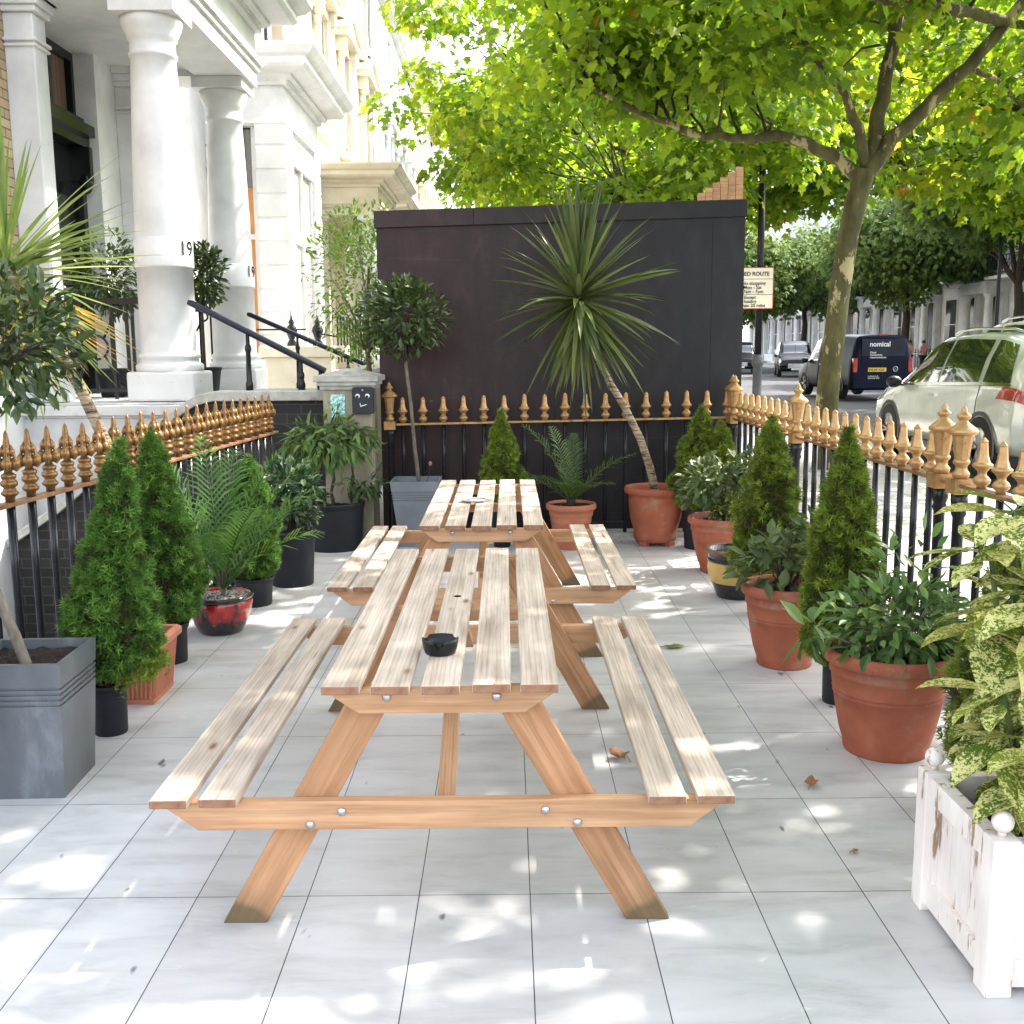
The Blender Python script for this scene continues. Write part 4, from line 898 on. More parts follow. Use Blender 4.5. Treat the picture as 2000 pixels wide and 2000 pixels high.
# ------------------------------------------------------------------ square planters
def square_planter(t,w0,w1,H,mat,rim=.016,grooves=(.70,.74,.78,.82),sz=.86,rib=None,gm=None):
    m=MB(); lv=[(0,w0)]; f=lambda z:w0+(w1-w0)*z/H
    zs=[]
    for g_ in grooves: zs+= [(g_*H-.0045,0),(g_*H-.0035,-.006),(g_*H+.0035,-.006),(g_*H+.0045,0)]
    lv=[(0,w0/2)]+[(z,f(z)/2+d) for z,d in zs]+[(H,w1/2),(H,w1/2-rim),(H*sz-.01,f(H*sz)/2-rim)]
    V=[]
    for z,h in lv: V+=[(-h,-h,z),(h,-h,z),(h,h,z),(-h,h,z)]
    F=[(3,2,1,0)]
    for i in range(len(lv)-1):
        for k in range(4): F.append((i*4+k,i*4+(k+1)%4,(i+1)*4+(k+1)%4,(i+1)*4+k))
    m.add(V,F); m.build('pot',mat,t)
    h=f(H*sz)/2-rim; n=9; g=np.random.default_rng(int(H*1000))
    V=[(-h+2*h*i/n,-h+2*h*j/n,H*sz+.008*g.normal()) for j in range(n+1) for i in range(n+1)]
    MB().add(V,[(j*(n+1)+i,j*(n+1)+i+1,(j+1)*(n+1)+i+1,(j+1)*(n+1)+i) for j in range(n) for i in range(n)],0,True).build('soil',soil,t)
def leaf_ball(t,name,c,r,N,T,mat,size,seed,clumps=26,drop=.15,cr=.34,zmin=None):
    g=np.random.default_rng(seed); r=np.array(r if hasattr(r,'__len__') else (r,r,r),float); c=np.array(c,float)
    C=norm(g.normal(size=(clumps,3)))*(.35+.5*g.random((clumps,1)))**.6; k=g.integers(0,clumps,N)
    u=C[k]+g.normal(size=(N,3))*cr*.6; u=u*np.minimum(1,1.08/np.maximum(np.linalg.norm(u,axis=1,keepdims=True),1e-6))
    pos=c+u*r; out=norm(u+1e-3)
    d=norm(out+g.normal(size=(N,3))*.55+np.array([0,0,-drop])); n=norm(g.normal(size=(N,3))*.5+np.array([0,0,1])+out*.5)
    if zmin is not None: pos=pos[pos[:,2]>zmin]; 
    N=len(pos); return np_obj(name,scatter(T,pos,d[:N],n[:N],size*(.7+.6*g.random(N))),mat,t)
def twigs(t,base,c,r,n,rad,mat,seed,name='branches'):
    g=np.random.default_rng(seed); m=MB(); c=np.array(c); base=np.array(base)
    for i in range(n):
        e=c+norm(g.normal(size=3))*np.array(r)*.75; mid=(base+e)/2+g.normal(size=3)*.02+np.array([0,0,.02])
        m.tube([base,mid,e],[rad,rad*.6,rad*.25],5)
    return m.build(name,mat,t)
zp=thing('potted_bay_tree','bay tree with bent bare trunk in a big square zinc planter at the left edge','potted plant',(-1.372,.79,0),'clipped bay trees')
square_planter(zp,.282,.33,.464,zinc,sz=.93)
zp.rotation_euler=(0,0,.03)
trunk(zp,[(.02,-.04,.38),(-.02,-.04,.52),(-.10,-.02,.72),(-.26,.05,.95),(-.27,.12,1.15),(-.19,.22,1.33),(-.15,.25,1.45)],[.019,.018,.017,.016,.015,.014,.012],bark_grey)
twigs(zp,(-.15,.25,1.40),(-.12,.27,1.52),(.22,.2,.18),22,.006,bark_dark,4)
leaf_ball(zp,'foliage',(-.14,.27,1.50),(.25,.24,.22),1050,OVAL,bay_leaf,.062,31,clumps=40,drop=.1,cr=.5)
tp=thing('rectangular_planter','terracotta planter with fluted sides and a chamfered rim, nearly bare soil','planter',(-1.325,1.72,0))
m=MB(); w0x,w0y,w1x,w1y,H=.085,.13,.125,.145,.232
def ring4(x,y,z): return [(-x,-y,z),(x,-y,z),(x,y,z),(-x,y,z)]
lv=[(w0x,w0y,0),(w0x+.002,w0y+.002,.02),(w0x-.002,w0y-.002,.022),(w1x-.012,w1y-.012,H),(w1x+.004,w1y+.004,H+.004),(w1x+.006,w1y+.006,H+.03),(w1x-.012,w1y-.012,H+.045),(w1x-.022,w1y-.022,H+.04),(w0x+.01,w0y+.01,.12)]
V=sum([ring4(*l) for l in lv],[]); F=[(3,2,1,0)]
for i in range(len(lv)-1):
    for k in range(4): F.append((i*4+k,i*4+(k+1)%4,(i+1)*4+(k+1)%4,(i+1)*4+k))
F.append(tuple(8*4+k for k in range(4))); m.add(V,F)
for i in range(9):     # flutes on the near and patio faces
    k=(i+.5)/9*2-1
    m.tube([(k*w0x*.93,-w0y-.0005,.024),(k*(w1x-.014)*.93,-w1y+.0125,H-.004)],.0058,6)
for i in range(13):
    k=(i+.5)/13*2-1; m.tube([(w0x+.0005,k*w0y*.95,.024),(w1x-.0125,k*(w1y-.014)*.95,H-.004)],.0052,6)
m.build('pot',terracotta_pale,tp); MB().box(-.10,.10,-.12,.12,.13,.165).build('soil',soil,tp)
leaf_ball(tp,'seedling',(.02,.05,.20),(.02,.02,.03),12,OVAL,light_leaf,.025,32)
# red glazed pot with young palm
def palm_frond(g,base,az,el,L,droop,nl=26,ll=.16,w=.012,side=None):
    """returns rachis points and leaflet list"""
    P=[];p=np.array(base,float); n=16
    for i in range(n+1):
        k=i/n; e=el-droop*k**1.5; d=np.array([math.cos(az)*math.cos(e),math.sin(az)*math.cos(e),math.sin(e)]); P.append(p.copy()); p=p+d*L/n
    P=np.array(P); V=[];F=[]
    for i in range(nl):
        k=.18+.82*i/nl; f=k*n; a=int(min(f,n-1)); q=P[a]+(P[a+1]-P[a])*(f-a); tdir=norm(P[min(a+1,n)]-P[a])
        sd=norm(np.cross(tdir,[0,0,1.])+1e-6); up=np.cross(sd,tdir); l=ll*(math.sin(PI*min(1,.25+.75*k))**.6)*(.9+.2*g.random())
        for s in (-1,1):
            dd=norm(tdir*.75+sd*s*.75+up*(.25+.15*g.normal())); wn=norm(np.cross(dd,up))*w*.5
            m1=q+dd*l*.5; m2=q+dd*l+np.array([0,0,-l*.22]); b=len(V)
            V+=[q-wn*.5,q+wn*.5,m1+wn,m1-wn,m2]; F+=[(b,b+1,b+2,b+3),(b+3,b+2,b+4)]
    return P,V,F
def palm(t,base,fronds,mat,seed,ll=.16,nl=26,w=.012,stem=None):
    g=np.random.default_rng(seed)
    for az,el,L,dr in fronds:
        P,V,F=palm_frond(g,base,az,el,L,dr,nl,ll,w); n=len(P)
        fr=MB(); fr.tube(P,[.006*(1-.75*i/n) for i in range(n)],5); fo=fr.build('frond',mat,t)
        a=np.array(V); lo=np.concatenate([np.array(f) for f in F]); np_obj('leaflets',(a,lo,np.array([len(f) for f in F]),np.repeat(g.random(len(V)//5),5)*.5+.5*g.random()),mat,fo)
rp=thing('potted_palm','feathery young palm in a red and black drip glazed pot','potted plant',(-1.27,2.76,0))
lathe_pot(rp,[(0,0),(.105,0),(.115,.01),(.135,.05),(.158,.11),(.168,.155),(.166,.175),(.160,.180),(.170,.187),(.174,.195),(.172,.203),(.160,.203),(.155,.19),(.14,.13)],red_glaze,.156,.187,soil_mat=gravel_top)
lathe=MB().lathe([(.166,.176),(.162,.181),(.172,.188),(.1755,.195),(.173,.2045),(.160,.2045)],40,caps=False).build('rim',black_glaze,rp)
palm(rp,(.02,0,.22),[(.5,1.0,.72,.6),(2.6,1.1,.80,.6),(1.6,1.25,.82,.5),(-.3,.95,.78,.55),(.1,1.15,.92,.6),(3.5,.95,.72,.8),(4.4,1.1,.60,.9),(5.4,1.1,.66,.7),(2.1,1.35,.86,.4),(-.1,1.3,.84,.45),(3.0,1.3,.82,.5),(3.2,1.15,.9,.6),(.3,.8,.62,.9),(2.9,.75,.6,.9)],palm_light,41,ll=.22,nl=22,w=.013)
m=MB(); g=np.random.default_rng(8)
for i in range(14):
    a=g.random()*2*PI; e=1.1+.4*g.random(); L=.16+.16*g.random(); m.tube([(.02,0,.19),(.02+L*.5*math.cos(a)*math.cos(e),L*.5*math.sin(a)*math.cos(e),.19+L*.6),(.02+L*math.cos(a)*math.cos(e)*1.2,L*math.sin(a)*math.cos(e),.19+L)],[.007,.005,.002],5)
m.build('dry_stalks',bark_grey,rp)
# black tubs
gp=thing('potted_shrub','glossy dark leaved shrub in a tall black tub by the dark brick wall','potted plant',(-1.12,3.90,0))
lathe_pot(gp,nursery_prof(.158,.342,.128),black_plastic,.145,.30); 
twigs(gp,(0,0,.30),(.0,0,.58),(.15,.12,.16),26,.006,bark_dark,5,'stems')
leaf_ball(gp,'foliage',(-.01,0,.59),(.20,.16,.20),420,OVAL,rubbery_leaf,.075,42,clumps=24,cr=.45); leaf_ball(gp,'foliage',(.06,-.02,.47),(.14,.13,.10),260,OVAL,box_leaf if False else bay_leaf,.035,43)
hp=thing('potted_small_tree','small tree with drooping pointed leaves in the widest black tub beside the gate pier','potted plant',(-1.045,5.12,0))
lathe_pot(hp,nursery_prof(.228,.352,.200),black_plastic,.215,.315)
trunk(hp,[(.0,0,.31),(-.02,0,.42),(.005,0,.52),(-.01,0,.62),(.0,0,.70)],[.014,.012,.012,.011,.01],bark_dark); trunk(hp,[(.14,-.02,.31),(.13,-.02,.42),(.15,0,.52),(.14,0,.62)],[.010,.009,.009,.008],bark_dark)
twigs(hp,(0,0,.62),(-.01,0,.78),(.28,.2,.10),26,.006,bark_dark,6); twigs(hp,(.13,-.02,.34),(.2,-.03,.48),(.14,.08,.07),8,.004,bark_dark,7)
leaf_ball(hp,'foliage',(-.02,0,.79),(.30,.22,.15),620,LANCE,fresh_leaf,.11,44,clumps=34,drop=.8,cr=.5); leaf_ball(hp,'foliage',(.22,-.04,.50),(.14,.10,.07),110,LANCE,bay_leaf,.09,45,clumps=10,drop=.5,cr=.5)
trunk(hp,[(.0,0,.80),(.03,0,.95),(.05,0,1.08)],[.004,.003,.002],bark_dark,5,'shoot'); leaf_ball(hp,'shoot_leaves',(.04,0,1.02),(.05,.05,.07),22,LANCE,light_leaf,.08,46,clumps=6)
# standard bay in pale square planter
bp=thing('potted_bay_tree','bay tree on a tall thin stem in a pale grey square planter before the hoarding','potted plant',(-.44,5.24,0),'clipped bay trees')
square_planter(bp,.24,.365,.50,pale_grey_plastic,.018,(.72,.76,.80,.84),.90)
trunk(bp,[(.02,0,.45),(-.01,0,.75),(-.03,0,1.05),(-.06,0,1.34),(-.07,0,1.55)],[.016,.014,.013,.012,.010],bark_grey)
twigs(bp,(-.065,0,1.36),(-.07,-.01,1.68),(.28,.2,.22),34,.006,bark_dark,8)
leaf_ball(bp,'foliage',(-.06,-.02,1.70),(.29,.23,.24),1150,OVAL,bay_leaf,.068,47,clumps=36,drop=-.1,cr=.42)
trunk(bp,[(.07,0,.45),(.09,0,.52),(.10,0,.60)],[.003,.003,.002],bark_dark,5,'shoot'); MB().ball((.105,0,.615),(.014,.006,.018),8,6).build('dead_leaf',dry_leaf,bp)
# terracotta pot with small palm
kp=thing('potted_palm','small dark palm in a little smooth terracotta pot behind the far table','potted plant',(.712,5.06,0))
lathe_pot(kp,[(0,0),(.12,0),(.123,.01),(.155,.24),(.16,.245),(.162,.255),(.165,.285),(.178,.29),(.186,.30),(.186,.325),(.180,.335),(.170,.335),(.165,.32),(.15,.2)],terracotta_pale,.163,.315)
palm(kp,(0,0,.33),[(2.75,1.25,.72,.75),(2.9,.75,.55,1.3),(.35,.85,.66,.75),(1.4,1.35,.55,.4),(3.6,1.0,.42,1.2),(-.5,.8,.40,1.0),(4.4,.9,.38,1.0),(5.2,.9,.36,1.1),(2.2,1.35,.62,.5)],palm_leaf,48,ll=.15,nl=22,w=.009)
MB().lathe([(.03,.31),(.035,.35),(.025,.42),(.01,.45)],10).build('crown_base',bark_dark,kp)
# cordyline generator
def strap_head(t,c,N,Lr,mat,seed,elr=(-.9,1.45),width=.026,ysq=1.0,droop=1.0,name='leaves',bias=None,light=None,nl=0.0):
    g=np.random.default_rng(seed); V=[];loops=[];tot=[];var=[]; c=np.array(c,float)
    for i in range(N):
        az=g.random()*2*PI; u=g.random(); el=elr[0]+(elr[1]-elr[0])*u**.85
        if bias is not None and g.random()<bias[0]: az=bias[1]+g.normal()*bias[2]; el=bias[3]+g.normal()*bias[4]
        L=Lr*(.72+.35*g.random()); w=width*(.8+.4*g.random()); p=c+np.array([0,0,.10*u-.04]); n=9; dr=droop*(.10+.55*g.random())*math.cos(min(el,1.3))*(1 if el>-.3 else .6)
        sd0=np.array([-math.sin(az),math.cos(az),0]); b=len(V); tw=g.normal()*.3
        for j in range(n+1):
            k=j/n; e=el-dr*k**1.6; d=np.array([math.cos(az)*math.cos(e),math.sin(az)*math.cos(e),math.sin(e)]); 
            if d[1]>0: d[1]*=ysq
            ww=w*.5*min(1,(k*5+.45))*(1-k**3)*(1 if k<.98 else .2); up=np.cross(d,sd0); s=sd0*math.cos(tw)+up*math.sin(tw)
            V+= [p-s*ww+up*ww*.35,p-up*ww*.12,p+s*ww+up*ww*.35]; p=p+d*L/n
        for j in range(n):
            for q in (0,1):
                a=b+j*3+q; loops+= [a,a+1,a+4,a+3]; tot.append(4)
        vv=np.clip(g.random()*.9+ (nl if el<-.2 else 0),0,1); var+= [vv]*(3*(n+1))
    return np_obj(name,(np.array(V),np.array(loops),np.array(tot),np.array(var)),mat,t)
lp=thing('potted_cordyline','spiky cordyline on a leaning ringed trunk in a footed terracotta pot','potted plant',(1.355,5.19,0))
lathe_pot(lp,[(0,.03),(.15,.03),(.155,.035),(.160,.05),(.162,.085),(.158,.09),(.19,.20),(.20,.28),(.203,.33),(.206,.335),(.203,.345),(.205,.38),(.215,.385),(.232,.392),(.237,.41),(.237,.425),(.230,.437),(.215,.437),(.207,.42),(.20,.36)],terracotta,.205,.385)
for a in range(4): MB().obox(Matrix.Translation((.135*math.cos(PI/4+a*PI/2),.135*math.sin(PI/4+a*PI/2),.018))@Matrix.Rotation(PI/4+a*PI/2,4,'Z'),.05,.07,.035).build('foot',terracotta,lp,bevel=.006)
trunk(lp,[(0,0,.38),(-.05,-.03,.58),(-.13,-.08,.80),(-.25,-.13,1.03),(-.37,-.19,1.22),(-.47,-.23,1.40),(-.56,-.25,1.62),(-.60,-.25,1.80)],[.031,.030,.028,.027,.025,.025,.024,.022],bark_ring,12)
strap_head(lp,(-.60,-.27,1.80),105,.74,strap_leaf,51,elr=(-1.15,1.25),width=.042,ysq=.42,droop=.8,name='leaves')
strap_head(lp,(-.60,-.27,1.86),30,.80,strap_leaf,52,elr=(1.1,1.52),width=.038,ysq=.4,droop=.3,name='leaves')
strap_head(lp,(-.58,-.26,1.66),34,.66,strap_leaf,53,elr=(-1.45,-.5),width=.040,ysq=.42,droop=.4,name='leaves')
cp=thing('potted_cordyline','pale cordyline with yellow drooping leaves tied to the left railing at the left edge','potted plant',(-1.47,2.12,0))
lathe_pot(cp,nursery_prof(.12,.25,.10),black_plastic,.11,.22)
trunk(cp,[(0,0,.2),(-.01,0,.5),(-.03,0,.78),(-.10,.0,1.05),(-.20,.0,1.30),(-.33,.02,1.55),(-.45,.05,1.72),(-.52,.06,1.84)],[.030,.029,.028,.027,.026,.026,.026,.024],bark_ring,10)
strap_head(cp,(-.52,.06,1.80),62,.74,strap_light,54,elr=(-1.1,1.1),width=.021,droop=.9,bias=(.45,-.35,.5,.30,.35),nl=.12)
strap_head(cp,(-.52,.06,1.86),26,.66,strap_light,55,elr=(1.2,1.54),width=.030,droop=.2)
strap_head(cp,(-.50,.05,1.74),46,.66,strap_light,56,elr=(-1.4,-.5),width=.030,droop=.5,bias=(.65,-.45,.45,-.6,.3),nl=.40)
tie=MB()
for k in range(3): tie.tube([( -.045+.036*math.cos(a),.036*math.sin(a),.885+k*.010+.004*math.sin(a*2)) for a in [2*PI*i/16 for i in range(17)]],.0065,6)
tie.tube([(-.08,0,.89),(-.12,-.01,.90),(-.16,.01,.89),(-.12,.02,.885)],.006,6); tie.build('tie',simple('white_rag',(.75,.75,.75),rough=.8),cp)
# right hand pots
npot=thing('potted_shrub','dark shrub with small yellow green plant in the terracotta pot behind the yellow glazed pot','potted plant',(1.66,4.18,0))
lathe_pot(npot,terra_prof(.232,.37,.145),terracotta,.20,.33)
twigs(npot,(0,0,.33),(.0,0,.55),(.18,.14,.16),26,.005,bark_dark,9,'stems')
leaf_ball(npot,'foliage',(-.03,.02,.58),(.22,.17,.19),480,OVAL,blue_leaf,.075,61,clumps=24,cr=.45); leaf_ball(npot,'foliage',(.20,.05,.60),(.14,.14,.18),420,OVAL,bay_leaf,.045,62,clumps=18)
leaf_ball(npot,'front_foliage',(.06,-.12,.42),(.16,.10,.12),700,OVAL,box_leaf,.028,63,clumps=26,cr=.4)
op=thing('glazed_pot','empty black glazed pot with a cracked yellow band','pot',(1.60,3.46,0))
lathe_pot(op,[(0,0),(.115,0),(.12,.01),(.135,.05),(.150,.085),(.152,.09),(.150,.095),(.168,.13),(.172,.17),(.170,.215),(.176,.222),(.172,.23),(.170,.262),(.186,.27),(.192,.28),(.190,.29),(.176,.293),(.165,.285),(.155,.2)],black_glaze,.16,.255)
MB().lathe([(.1515,.094),(.1695,.13),(.1735,.17),(.1715,.216)],40,caps=False).build('yellow_band',yellow_glaze,op); MB().lathe([(.1715,.262),(.187,.269),(.193,.28),(.191,.291),(.176,.2945),(.165,.287)],40,caps=False).build('rim',simple('brown_glazed_rim',(.22,.13,.075),(.13,.08,.05),.4),op)
qp=thing('potted_shrub','dull green shrub in the middle terracotta pot below the slim conifer','potted plant',(1.53,2.10,0))
lathe_pot(qp,terra_prof(.205,.385,.125),terracotta,.175,.345)
twigs(qp,(0,0,.34),(.0,0,.55),(.16,.12,.16),22,.005,bark_dark,10,'stems')
leaf_ball(qp,'foliage',(-.04,-.03,.48),(.19,.14,.12),240,OVAL,blue_leaf,.085,64,clumps=20,cr=.45); leaf_ball(qp,'foliage',(.12,-.02,.56),(.08,.10,.13),60,OVAL,blue_leaf,.085,65,clumps=10)
sp=thing('potted_shrub','fresh green leafy shrub in the largest terracotta pot nearest the white planter','potted plant',(1.625,1.03,0))
lathe_pot(sp,terra_prof(.235,.385,.15,.03),terracotta,.20,.34)
twigs(sp,(0,0,.34),(-.0,0,.52),(.22,.16,.14),30,.0055,bark_grey,11,'stems')
leaf_ball(sp,'foliage',(.01,-.02,.48),(.25,.20,.13),680,OVAL,fresh_leaf,.068,66,clumps=34,cr=.4); leaf_ball(sp,'foliage',(.08,.05,.64),(.16,.13,.17),130,OVAL,fresh_leaf,.07,67,clumps=10,cr=.5)
trunk(sp,[(-.05,-.05,.38),(-.2,-.12,.44),(-.33,-.16,.50)],[.004,.003,.002],bark_grey,5,'shoot'); leaf_ball(sp,'shoot_leaves',(-.34,-.17,.49),(.06,.04,.05),14,OVAL,fresh_leaf,.10,68,clumps=4)
# white Versailles planter with spotted laurel
wp=thing('potted_laurel','yellow spotted laurel in a peeling white timber planter with ball finials','potted plant',(1.637,-.261,0))
hw,hd,H=.29,.19,.375
for sx in (-1,1):
    for sy in (-1,1):
        m=MB(); m.box(sx*hw-.031,sx*hw+.031,sy*hd-.031,sy*hd+.031,.0,H); p=m.build('corner_post',peeling_white,wp,bevel=.003)
        MB().lathe([(.010,H),(.009,H+.008),(.012,H+.012)],12,(sx*hw,sy*hd)).ball((sx*hw,sy*hd,H+.034),.0245,18,12).build('ball_finial',peeling_white,p)
def panel(axis,s):
    m=MB()
    def B(a0,a1,z0,z1,t0,t1):
        if axis=='x': m.box(*(sorted((s*(hw+t0),s*(hw+t1)))),a0,a1,z0,z1)
        else: m.box(a0,a1,*(sorted((s*(hd+t0),s*(hd+t1)))),z0,z1)
    A=(hd if axis=='x' else hw)-.031
    B(-A,A,H-.075,H-.012,-.02,.018); B(-A,A,.018,.085,-.02,.018); B(-A,A,.085,H-.075,-.018,.004)
    B(-A,-A+.03,.085,H-.075,.004,.017); B(A-.03,A,.085,H-.075,.004,.017)
    n=3
    for i in range(1,n): 
        a=-A+2*A*i/n; B(a-.0015,a+.0015,.09,H-.08,.004,.006)
    return m.build('side_panel',peeling_white,wp,bevel=.0025)
for ax in 'xy':
    for s in (-1,1): panel(ax,s)
MB().box(-hw+.02,hw-.02,-hd+.02,hd-.02,.06,.27).build('soil',soil,wp)
def laurel(t,stems,seed):
    g=np.random.default_rng(seed); pos=[];D=[];Nn=[];Sc=[]; m=MB()
    for base,nodes in stems:
        pts=[base]+[n[0] for n in nodes]; m.tube(pts,[.010-.005*i/len(pts) for i in range(len(pts))],7)
        for (p,k,L,el) in nodes:
            a0=g.random()*6.28
            for i in range(k):
                a=a0+2*PI*i/k+g.normal()*.2; e=el+g.normal()*.22; d=np.array([math.cos(a)*math.cos(e),math.sin(a)*math.cos(e),math.sin(e)])
                st=np.array(p)+d*.028+np.array([0,0,g.normal()*.012]); m.tube([p,st],[.0028,.002],5)
                l=L*(.75+.5*g.random()); pos.append(st); D.append(d); Nn.append([g.normal()*.25,g.normal()*.25,1]); Sc.append((l*(.80+.3*g.random()),l,l*.8))
    m.build('stems',fresh_stem,t)
    np_obj('leaves',scatter(BIG,np.array(pos),np.array(D),np.array(Nn),np.array(Sc)),aucuba_leaf,t)
fresh_stem=simple('green_stem',(.10,.15,.04),(.06,.09,.03),.5)
st=[]
g=np.random.default_rng(77)
for (bx,by,tx,ty,tz) in ((-.12,.0,-.24,-.05,.66),(-.1,.1,-.22,.10,.96),(-.1,.1,-.16,.12,1.06),(-.05,-.05,-.14,-.02,.88),(.06,.1,.02,.12,1.12),(.15,.05,.16,.05,1.0),(.18,.1,.30,.12,1.10),(.05,-.1,.08,-.16,.70),(-.05,.05,-.09,.04,.98),(.02,0,-.12,-.06,.74),(.05,-.05,.10,-.10,.93),(-.02,-.08,-.16,-.12,.56),(.12,.02,.22,.02,.84),(.14,-.1,.22,-.14,.62),(-.08,.06,-.10,.10,.80),(.2,0,.32,.0,1.02),(.0,.1,.05,.14,.86),(.1,-.12,.03,-.20,.50),(.2,-.1,.34,-.12,.80)):
    nodes=[]; 
    for k in (.5,.75,1.0): nodes.append(((bx+(tx-bx)*k,by+(ty-by)*k,.26+(tz-.26)*k),9 if k==1 else 7,.182 if k<1 else .15,-.95 if k<.7 else (-.6 if k<1 else -.12)))
    st.append(((bx,by,.25),nodes))
laurel(wp,st,78)
# bushes on the porch and the pale shrub beyond the pier
for lab,(x,y,z),r in (('clipped bay ball on the porch left of the near column',(-3.42,7.3,1.05),(.30,.28,.36)),('smaller dark bush glimpsed between the two porch columns',(-2.66,7.62,1.05),(.24,.2,.26))):
    t=thing('potted_bay_tree',lab,'potted plant',(x,y,z),'clipped bay trees')
    lathe_pot(t,nursery_prof(.16,.26,.12),black_plastic,.15,.23); trunk(t,[(0,0,.22),(0,0,.9)],[.015,.012],bark_dark)
    leaf_ball(t,'foliage',(0,0,1.12),r,1000,OVAL,bay_leaf,.075,int(80+x*10),clumps=34,cr=.45)
t=thing('young_tree','light green leaved young tree between the gate pier and the cream porch','tree',(-1.05,7.4,.03))
trunk(t,[(0,0,0),(.03,0,.8),(-.02,0,1.5),(.02,0,2.2)],[.03,.028,.022,.012],bark_grey)
twigs(t,(0,0,1.4),(-.05,0,1.95),(.5,.4,.6),30,.008,bark_grey,12,'limbs')
leaf_ball(t,'crown',(-.02,0,2.02),(.60,.45,.70),2100,OVAL,light_leaf,.062,91,clumps=42,cr=.36,drop=.3)
# ------------------------------------------------------------------ trees
def limb_path(g,a,b,n=7,wob=.12,sag=0):
    a=np.array(a,float);b=np.array(b,float);L=np.linalg.norm(b-a); P=[a+(b-a)*i/n for i in range(n+1)]; off=np.zeros(3)
    for i in range(1,n): off=off*.6+g.normal(size=3)*wob*L/n; P[i]=P[i]+off+np.array([0,0,math.sin(PI*i/n)*sag*L])
    return P
def crown(t,g,clumps,per,T,mat,size,spread=(.55,.55,.38),name='crown',zlo=None,keep=None,groups=1):
    C=np.array(clumps); k=np.repeat(np.arange(len(C)),per); N=len(k)
    u=norm(g.normal(size=(N,3)))*(g.random((N,1))**.45); pos=C[k]+u*np.array(spread)*(.7+.6*g.random((len(C),1))[k])
    out=norm(u*np.array([1,1,.4])+1e-3); d=norm(out*.8+g.normal(size=(N,3))*.45+np.array([0,0,-.75])); n=norm(np.array([0,0,1.])+out*.6+g.normal(size=(N,3))*.45)
    cv=g.random(len(C))[k]*.62; var=np.clip(cv+g.random(N)*.45-.04,0,1)
    if keep is not None: K=keep(pos); pos,d,n,var=pos[K],d[K],n[K],var[K]
    N=len(pos); return np_obj(name,scatter(T,pos,d,n,size*(.65+.65*g.random(N)),var),mat,t)
def ellip(g,c,r,n,lo=.35):
    u=norm(g.normal(size=(n,3)))*((lo+(1-lo)*g.random((n,1)))**.5); return np.array(c)+u*np.array(r)
def add_twigs(m,g,C,nodes,r0=.022):
    nodes=np.array(nodes)
    for c in C:
        d=np.linalg.norm(nodes-c,axis=1)+np.maximum(0,nodes[:,2]-c[2])*1.5; a=nodes[np.argmin(d)]; L=np.linalg.norm(c-a)
        if L<.1: continue
        m.tube(limb_path(g,a,c,5,.16,.06),[r0*min(1,L/1.6+.25)*(1-.8*i/5) for i in range(6)],5)
# main plane tree, base at the kerb
g=np.random.default_rng(101)
t=thing('plane_tree','mottled plane tree forking above the street side railing, nearest the patio','tree',(4.02,9.85,.03),'plane trees along the near pavement')
m=MB(); T0=[(0,0,-.1),(-.015,0,.4),(0,0,.9),(.05,0,1.5),(.10,0,2.1),(.17,0,2.7),(.26,0,3.15),(.32,0,3.42)]
m.tube(T0,[.155,.142,.13,.122,.118,.118,.122,.125],14)
m.build('trunk',bark_plane,t)
L=[]   # limbs traced from the photo: (points, r0, r1)
L.append(([(.30,0,3.30),(.05,.1,3.55),(-.28,.15,3.74),(-.62,.2,3.85),(-1.05,.2,3.80),(-1.5,.1,3.83),(-2.1,0,4.0),(-2.8,-.2,4.3)],.085,.03))
L.append(([(.34,0,3.45),(.22,-.1,3.85),(0,-.2,4.2),(-.35,-.3,4.55),(-.75,-.4,4.95),(-1.1,-.5,5.5)],.065,.03))
L.append(([(.36,0,3.42),(.48,.1,3.9),(.58,.15,4.4),(.68,.2,5.0),(.8,.3,5.8),(.9,.4,6.8)],.10,.05))
L.append(([(.36,0,3.40),(.62,-.05,3.75),(1.0,-.1,4.12),(1.4,-.15,4.5),(1.75,-.2,4.95),(2.3,-.2,5.5),(3.0,-.2,6.0)],.095,.05))
L.append(([(1.75,-.2,4.95),(1.2,-.5,4.98),(.5,-.9,4.95),(-.2,-1.3,4.92),(-.9,-1.9,4.98),(-1.6,-2.5,4.95),(-2.4,-3.0,4.75)],.07,.025))
L.append(([(1.75,-.2,4.95),(2.2,-.6,4.7),(2.8,-1.0,4.2),(3.2,-1.2,3.8)],.05,.02))
L.append(([(1.4,-.15,4.5),(2.0,.3,4.4),(2.6,.7,4.1),(3.2,1.0,3.9)],.035,.015))
L.append(([(.68,.2,5.0),(.1,1.0,5.4),(-.8,1.8,5.8),(-1.8,2.4,6.0)],.05,.02))
L.append(([(.68,.2,5.0),(1.4,1.2,5.6),(2.2,2.2,6.0)],.05,.02))
L.append(([(-1.1,-.5,5.5),(-2.0,-1.2,5.9),(-3.0,-1.8,6.0),(-3.9,-2.2,5.7)],.03,.012))
nodes=[]; m=MB()
for P,a,b in L:
    Q=[P[0]]
    for i in range(len(P)-1):
        for k in (1,2,3): Q.append(tuple(np.array(P[i])+(np.array(P[i+1])-np.array(P[i]))*k/3+g.normal(size=3)*.012))
    m.tube(Q,[a+(b-a)*i/(len(Q)-1) for i in range(len(Q))],10); nodes+=Q[2:]
m.build('limbs',bark_plane,t)
